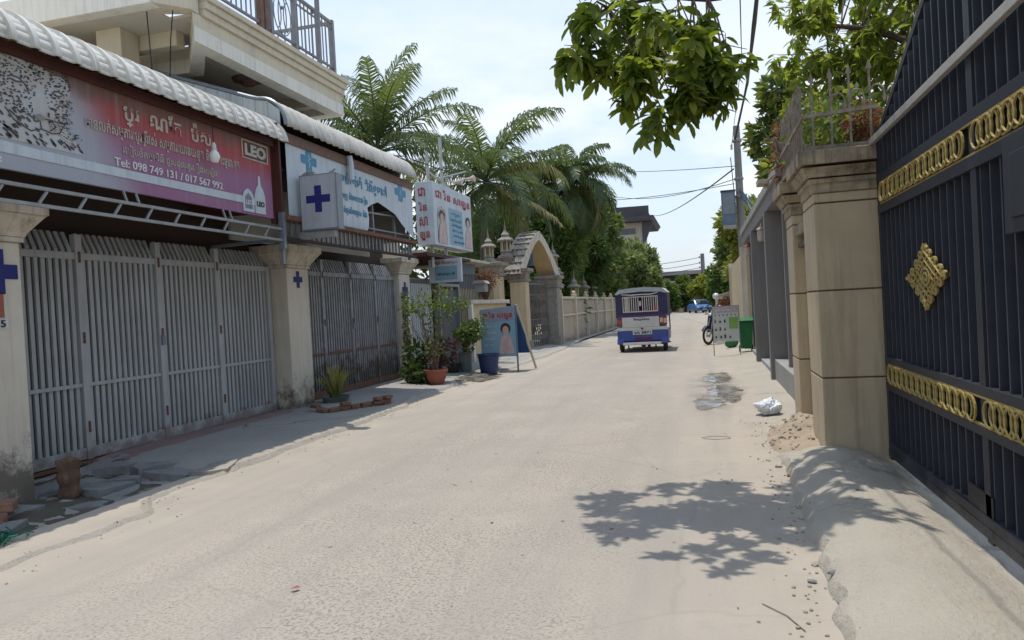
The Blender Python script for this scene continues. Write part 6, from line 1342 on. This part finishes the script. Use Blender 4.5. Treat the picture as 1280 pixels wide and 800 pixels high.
for c_ in range(6): inst('item_print', im, af, (.26+c_*.1, 20.287, 1.04), None, (.6, 1, .5))
gb = thing('wheelie_bin', (1.06, 24.1, 0), 'green plastic wheelie bin behind the white menu board', 'bin')
mb = MB(); 
for z, h_ in ((.12, .20), (.92, .26)): mb.v += [Vector((1.06-h_, 24.1-h_, z)), Vector((1.06+h_, 24.1-h_, z)), Vector((1.06+h_, 24.1+h_, z)), Vector((1.06-h_, 24.1+h_, z))]
mb.f = [(3, 2, 1, 0), (4, 5, 6, 7), (0, 1, 5, 4), (1, 2, 6, 5), (2, 3, 7, 6), (3, 0, 4, 7)]
part('body', mb, 'green_bin', gb, bevel=.03); part('lid', MB().prism([(-.30, .923), (.30, .923), (.30, .97), (.1, 1.04), (-.2, 1.03), (-.30, .97)], (1.06, 0, 0), Y_*1, Z_, X_, .0001) if False else MB().prism([(23.8, .925), (24.42, .925), (24.42, .98), (24.3, 1.05), (24.0, 1.04), (23.8, .97)], (.78, 0, 0), Y_, Z_, X_, .56), 'green_bin', gb, bevel=.012)
part('handle', MB().beam((.82, 24.42, .95), (1.3, 24.42, .95), .03), 'green_bin', gb)
for x in (.84, 1.28): part('wheel', MB().tube([(x-.03, 24.32, .11), (x+.03, 24.32, .11)], .11, 14), 'rubber', gb, True)
part('fluting', MB().box(.98, 1.02, 23.86, 23.9, .2, .85).box(1.1, 1.14, 23.86, 23.9, .2, .85), 'green_bin', gb)
gb.location = (1.03, 20.95, .03); gb.scale = (.72, .72, .88)
mb = MB().ico((.72, 23.4, .17), .17, .0, 3, (1.1, 1, .95))
for v in mb.v: v += (v-Vector((.72, 23.4, .17)))*(.35*noise.noise(v*6))
solo('rubbish_sack', mb, 'green_bin', 'small dull green rubbish sack at the foot of the wheelie bin', 'bag', smooth=True)

def wheel_mb(c, r, w, ax, n=24):
    c = Vector(c); ax = Vector(ax).normalized(); u = ax.orthogonal().normalized(); v = ax.cross(u); pts = [c+(u*math.cos(2*math.pi*k/n)+v*math.sin(2*math.pi*k/n))*(r-w/2) for k in range(n)]
    mb = MB(); m_ = 8
    for k in range(n):
        rad = (pts[k]-c).normalized()
        for j in range(m_): t = 2*math.pi*j/m_; mb.v.append(pts[k]+rad*math.cos(t)*w/2+ax*math.sin(t)*w/2)
    for k in range(n):
        for j in range(m_): k2, j2 = (k+1) % n, (j+1) % m_; mb.f.append((k*m_+j, k*m_+j2, k2*m_+j2, k2*m_+j))
    return mb
def rot_about(mb, c, ang):
    c = Vector(c); Rm = Matrix.Rotation(ang, 3, 'Z')
    for v in mb.v: q = Rm @ (v-c); v.x, v.y, v.z = (q+c)
    return mb
mk_ = thing('motorbike', (.42, 25.9, 0), 'parked black step through motorbike half hidden behind the white menu board', 'motorbike'); MC = Vector((.42, 25.9, 0)); MA = R(-34)
def mp_(name, mb, mat, par=None, smooth=True, **k): return part(name, rot_about(mb, MC, MA), mat, par or mk_, smooth, **k)
cx_, cy_ = MC.x, MC.y
for y, nm in ((cy_-.62, 'front'), (cy_+.60, 'rear')):
    wh_ = mp_('wheel', wheel_mb((cx_, y, .30), .30, .075, (1, 0, 0)), 'rubber'); mp_('rim', wheel_mb((cx_, y, .30), .232, .03, (1, 0, 0)), 'chrome', wh_); mp_('hub', MB().tube([(cx_-.06, y, .30), (cx_+.06, y, .30)], .05, 12), 'chrome', wh_)
    sp_ = MB()
    for k in range(12): a = k*math.pi/6; sp_.tube([(cx_+.02*(-1)**k, y, .30), (cx_, y+.225*math.cos(a), .30+.225*math.sin(a))], .004, 4)
    mp_('spokes', sp_, 'chrome', wh_, False, kind='stuff')
mp_('fork', MB().tube([(cx_-.07, cy_-.62, .30), (cx_-.06, cy_-.38, .86)], .02, 6).tube([(cx_+.07, cy_-.62, .30), (cx_+.06, cy_-.38, .86)], .02, 6), 'chrome')
mp_('front_mudguard', MB().prism([(.34*math.cos(t), .34*math.sin(t)) for t in lin(.5, 2.6, 10)]+[(.315*math.cos(t), .315*math.sin(t)) for t in lin(2.6, .5, 10)], (cx_-.055, cy_-.62, .30), Y_, Z_, X_, .11), 'tuk_navy')
mp_('body', MB().prism([(-.42, .55), (-.34, .92), (-.26, .95), (-.22, .60), (-.05, .42), (.25, .46), (.75, .62), (.80, .76), (.20, .70), (-.02, .60), (-.1, .36), (-.3, .34)], (cx_-.09, cy_, 0), Y_, Z_, X_, .18), 'tuk_navy', bevel=.02)
mp_('leg_shield', MB().prism([(-.44, .40), (-.30, .95), (-.26, .94), (-.36, .40)], (cx_-.19, cy_, 0), Y_, Z_, X_, .38), 'tuk_navy', bevel=.02)
mp_('seat', MB().prism([(.0, .70), (.08, .79), (.40, .77), (.78, .83), (.80, .77), (.3, .70)], (cx_-.11, cy_, 0), Y_, Z_, X_, .22), 'rubber', bevel=.03)
mp_('engine', MB().box(cx_-.10, cx_+.10, cy_-.12, cy_+.28, .26, .44), 'chrome', bevel=.03)
mp_('exhaust', MB().tube([(cx_+.13, cy_+.1, .26), (cx_+.15, cy_+.4, .28), (cx_+.15, cy_+.8, .36)], .04, 8), 'chrome')
hb = mp_('handlebar', MB().tube([(cx_-.32, cy_-.26, 1.0), (cx_-.15, cy_-.36, 1.01), (cx_+.15, cy_-.36, 1.01), (cx_+.32, cy_-.26, 1.0)], .016, 6), 'rubber')
mp_('headlight', MB().ico((cx_, cy_-.42, .98), .085, 0, 2, (1.2, .7, .8)), 'glass'); mp_('lens', MB().ico((cx_, cy_-.465, .98), .055, 0, 2, (1.2, .5, .8)), 'bulb')
for sx_ in (-1, 1): mp_('mirror_stalk', MB().tube([(cx_+sx_*.22, cy_-.33, 1.02), (cx_+sx_*.28, cy_-.34, 1.20)], .007, 5), 'rubber'); mp_('mirror', MB().ico((cx_+sx_*.29, cy_-.34, 1.24), .05, 0, 2, (1.1, .3, .8)), 'chrome')
mp_('kick_stand', MB().tube([(cx_-.08, cy_+.05, .3), (cx_-.22, cy_+.1, .02)], .014, 6), 'rubber')
solo('globe_lamp', MB().ico((.58, 39, 1.62), .16, 0, 3).tube([(.60, 39, 0), (.58, 39, 1.5)], .035, 8), 'bulb', 'round white globe on a thin post above the menu board', 'lamp', smooth=True)
shrub('brown_bush', (.85, 36, 0), [((.95, 36, .9), .42, (1, 1, 1.2)), ((1.0, 37, 1.25), .35, (1, 1, 1))], 700, 'leaf_r', 'reddish brown bush behind the white menu board', 'shrub', .14, .09, 20, 10)

# ------------------------------------------------------------------ three wheeler seen from behind
tk = thing('three_wheeler', (-1.87, 23.4, 0), 'blue and white passenger three wheeler with a dark canopy and barred rear window driving away', 'auto rickshaw')
tx, ty = -1.86, 23.15
def TB(n, x0, x1, y0, y1, z0, z1, mat, bevel=0, par=None, **k): return part(n, MB().box(tx+x0, tx+x1, ty+y0, ty+y1, z0, z1), mat, par or tk, bevel=bevel, **k)
part('canopy', MB().prism([(-.78, .0), (-.76, .0), (-.755, .66), (-.70, .75), (-.58, .79), (0, .82), (.58, .79), (.70, .75), (.755, .66), (.76, 0), (.78, 0), (.775, .68), (.72, .78), (.60, .825), (0, .85), (-.60, .825), (-.72, .78), (-.775, .68)], (tx, ty+.0, 1.06), X_, Z_, Y_, 2.0), 'tuk_navy', tk, True)
part('roof_cover', MB().prism([(-.73, .70), (-.60, .745), (0, .775), (.60, .745), (.73, .70), (.79, .73), (.65, .86), (.3, .895), (0, .905), (-.3, .895), (-.65, .86), (-.79, .73)], (tx, ty-.07, 1.06), X_, Z_, Y_, 2.05), 'tuk_roof', tk, True)
part('rear_curtain', MB().box(tx-.755, tx-.555, ty-.015, ty+.0, 1.14, 1.84).box(tx+.50, tx+.755, ty-.015, ty, 1.14, 1.84).box(tx-.555, tx+.50, ty-.015, ty, 1.70, 1.86).box(tx-.555, tx+.50, ty-.015, ty, 1.14, 1.22), 'tuk_navy', tk)
part('roof_fringe', MB().tube([(tx-.58, ty-.05, 1.77), (tx-.3, ty-.06, 1.74), (tx, ty-.05, 1.75), (tx+.3, ty-.06, 1.74), (tx+.52, ty-.05, 1.79)], .018, 6), 'chrome', tk, True)
part('window_frame', MB().box(tx-.56, tx+.505, ty-.03, ty-.016, 1.215, 1.25).box(tx-.56, tx+.505, ty-.03, ty-.016, 1.665, 1.70).box(tx-.56, tx-.53, ty-.03, ty-.016, 1.251, 1.664).box(tx+.475, tx+.505, ty-.03, ty-.016, 1.251, 1.664), 'tuk_cream', tk)
wb = mesh('window_bar', MB().box(-.013, .013, -.012, .0, 0, .412), 'tuk_cream')
for i in range(15):
    if i != 7: inst('window_bar', wb, tk, (tx-.485+i*.066, ty-.017, 1.252))
TB('window_knob', -.06, .0, -.03, -.012, 1.40, 1.55, 'tuk_cream'); TB('sticker', .40, .47, -.034, -.031, 1.28, 1.38, 'red_lens')
TB('purple_band', -.755, .755, -.03, -.002, 1.07, 1.138, 'tuk_purple')
TB('tail_panel', -.60, .52, -.05, .02, .765, 1.068, 'tuk_white', .01)
text('lettering', 'វិស្វករ', tk, (tx-.27, ty-.052, .955), X_, Z_, .50, .075, 'letter_k', .05)
text('lettering', 'សុវត្ថិភាព', tk, (tx-.12, ty-.052, 1.035), X_, Z_, .2, .022, 'letter_k', .02)
for s_, w_ in ((-1, .15), (1, .22)):
    x0 = tx-.755 if s_ < 0 else tx+.53; part('light_cluster', MB().box(x0, x0+w_, ty-.045, ty+.02, .80, 1.066), 'glass', tk, bevel=.008)
    part('tail_light', MB().box(x0+.01, x0+w_*.45, ty-.055, ty-.046, .88, 1.02), 'red_lens' if s_ < 0 else 'amber', tk); part('indicator_light', MB().box(x0+w_*.55, x0+w_-.01, ty-.055, ty-.046, .86, 1.0), 'amber' if s_ > 0 else 'red_lens', tk)
TB('white_strip', -.755, .755, -.04, .02, .66, .763, 'tuk_white', .01)
TB('lower_body', -.765, .765, -.03, 1.9, .31, .658, 'tuk_blue', .04)
TB('lower_purple', -.25, .30, -.036, -.031, .31, .45, 'tuk_purple')
npx = TB('number_plate', -.29, .29, -.055, -.041, .53, .66, 'tuk_white', .005)
text('lettering', '2A 5871', npx, (tx-.25, ty-.056, .555), X_, Z_, .50, .075, 'letter_k', .03)
TB('badge', -.035, .03, -.05, -.04, .69, .74, 'letter_k')
TB('bumper', -.60, .56, -.16, -.10, .22, .31, 'chrome', .02); TB('bumper_mount', -.5, -.45, -.1, .1, .25, .29, 'rubber'); TB('bumper_mount', .42, .47, -.1, .1, .25, .29, 'rubber')
for sx_ in (-1, 1):
    w_ = part('wheel', wheel_mb((tx+sx_*.66, ty+.22, .235), .235, .13, (1, 0, 0)), 'rubber', tk, True); part('rim', MB().tube([(tx+sx_*.72, ty+.22, .235), (tx+sx_*.60, ty+.22, .235)], .13, 14), 'tuk_navy', w_, True)
    part('wheel_arch', MB().prism([(.30*math.cos(t), .30*math.sin(t)) for t in lin(0, math.pi, 10)]+[(.27*math.cos(t), .27*math.sin(t)) for t in lin(math.pi, 0, 10)], (tx+sx_*.67-.10, ty+.22, .25), Y_, Z_, X_, .20), 'tuk_blue', tk, True)
    part('side_post', MB().beam((tx+sx_*.745, ty+1.95, .6), (tx+sx_*.72, ty+2.0, 1.8), .04), 'tuk_blue', tk)
    part('mirror', MB().box(tx+sx_*.86-.06, tx+sx_*.86+.06, ty+2.4, ty+2.43, 1.15, 1.30), 'rubber', tk)
wf = part('wheel', wheel_mb((tx, ty+2.5, .235), .235, .12, (1, 0, 0)), 'rubber', tk, True)
part('axle', MB().tube([(tx-.6, ty+.22, .235), (tx+.6, ty+.22, .235)], .035, 8).ico((tx, ty+.22, .24), .10, 0, 2), 'rubber', tk, True)
part('mud_flap', MB().box(tx-.46, tx-.42, ty-.0, ty+.03, .10, .30).box(tx+.36, tx+.40, ty, ty+.03, .10, .30), 'rubber', tk)
part('side_flap', MB().tube([(tx+.70, ty-.03, .27), (tx+.84, ty-.04, .28)], .02, 6), 'rubber', tk)
TB('floor', -.72, .72, 0, 2.2, .30, .34, 'tuk_navy'); TB('seat_back', -.6, .55, .25, .35, .7, 1.15, 'redwood', .03); TB('seat', -.6, .55, .35, .8, .62, .72, 'redwood', .03)
part('cab_front', MB().prism([(1.9, .32), (2.75, .40), (2.85, .75), (2.55, 1.1), (2.2, 1.85), (2.12, 1.85), (2.4, 1.05), (1.9, .8)], (tx-.6, ty, 0), Y_, Z_, X_, 1.2), 'tuk_blue', tk, bevel=.03)

# blue car far down the street
cr = thing('parked_car', (-.55, 85, 0), 'light blue hatchback at the far end of the street', 'car'); CC = Vector((-.55, 86.5, 0)); CA = R(16)
def cp(nm, mb, mat, smooth=False, **k): return part(nm, rot_about(mb, CC, CA), mat, cr, smooth, **k)
x0, y0 = CC.x, CC.y
cp('body', MB().prism([(-2.0, .28), (-2.02, .62), (-1.9, .84), (-1.2, .96), (1.2, 1.0), (1.85, .92), (1.95, .6), (1.92, .28)], (x0-.85, y0, 0), Y_, Z_, X_, 1.70), 'car_blue', bevel=.08)
cp('cabin', MB().prism([(-1.15, .96), (-.55, 1.46), (.9, 1.50), (1.55, 1.0)], (x0-.72, y0, 0), Y_, Z_, X_, 1.44), 'car_blue', bevel=.08)
cp('windscreen', MB().add([(x0-.66, y0-1.16, 1.0), (x0+.66, y0-1.16, 1.0), (x0+.58, y0-.66, 1.41), (x0-.58, y0-.66, 1.41)], [(0, 1, 2, 3)]), 'glass')
for s_ in (-1, 1):
    cp('side_window', MB().prism([(-.9, 1.02), (-.5, 1.38), (.85, 1.41), (1.3, 1.04)], (x0+s_*.722, y0, 0), Y_, Z_, X_*s_, .004), 'glass'); cp('headlight', MB().box(x0+s_*.68-.14, x0+s_*.68+.14, y0-2.04, y0-1.94, .62, .76), 'bulb', bevel=.02)
    cp('mirror', MB().box(x0+s_*.93-.08, x0+s_*.93+.08, y0-.85, y0-.75, .98, 1.1), 'car_blue', bevel=.02)
    for yy in (-1.28, 1.25): w_ = cp('wheel', wheel_mb((x0+s_*.76, y0+yy, .31), .31, .2, (1, 0, 0), 18), 'rubber', True)
cp('grille', MB().box(x0-.45, x0+.45, y0-2.05, y0-1.98, .42, .58), 'rubber'); cp('bumper', MB().box(x0-.82, x0+.82, y0-2.08, y0-1.95, .27, .40), 'car_blue', bevel=.03)
cp('number_plate', MB().box(x0-.22, x0+.22, y0-2.10, y0-2.082, .36, .47), 'letter_w')
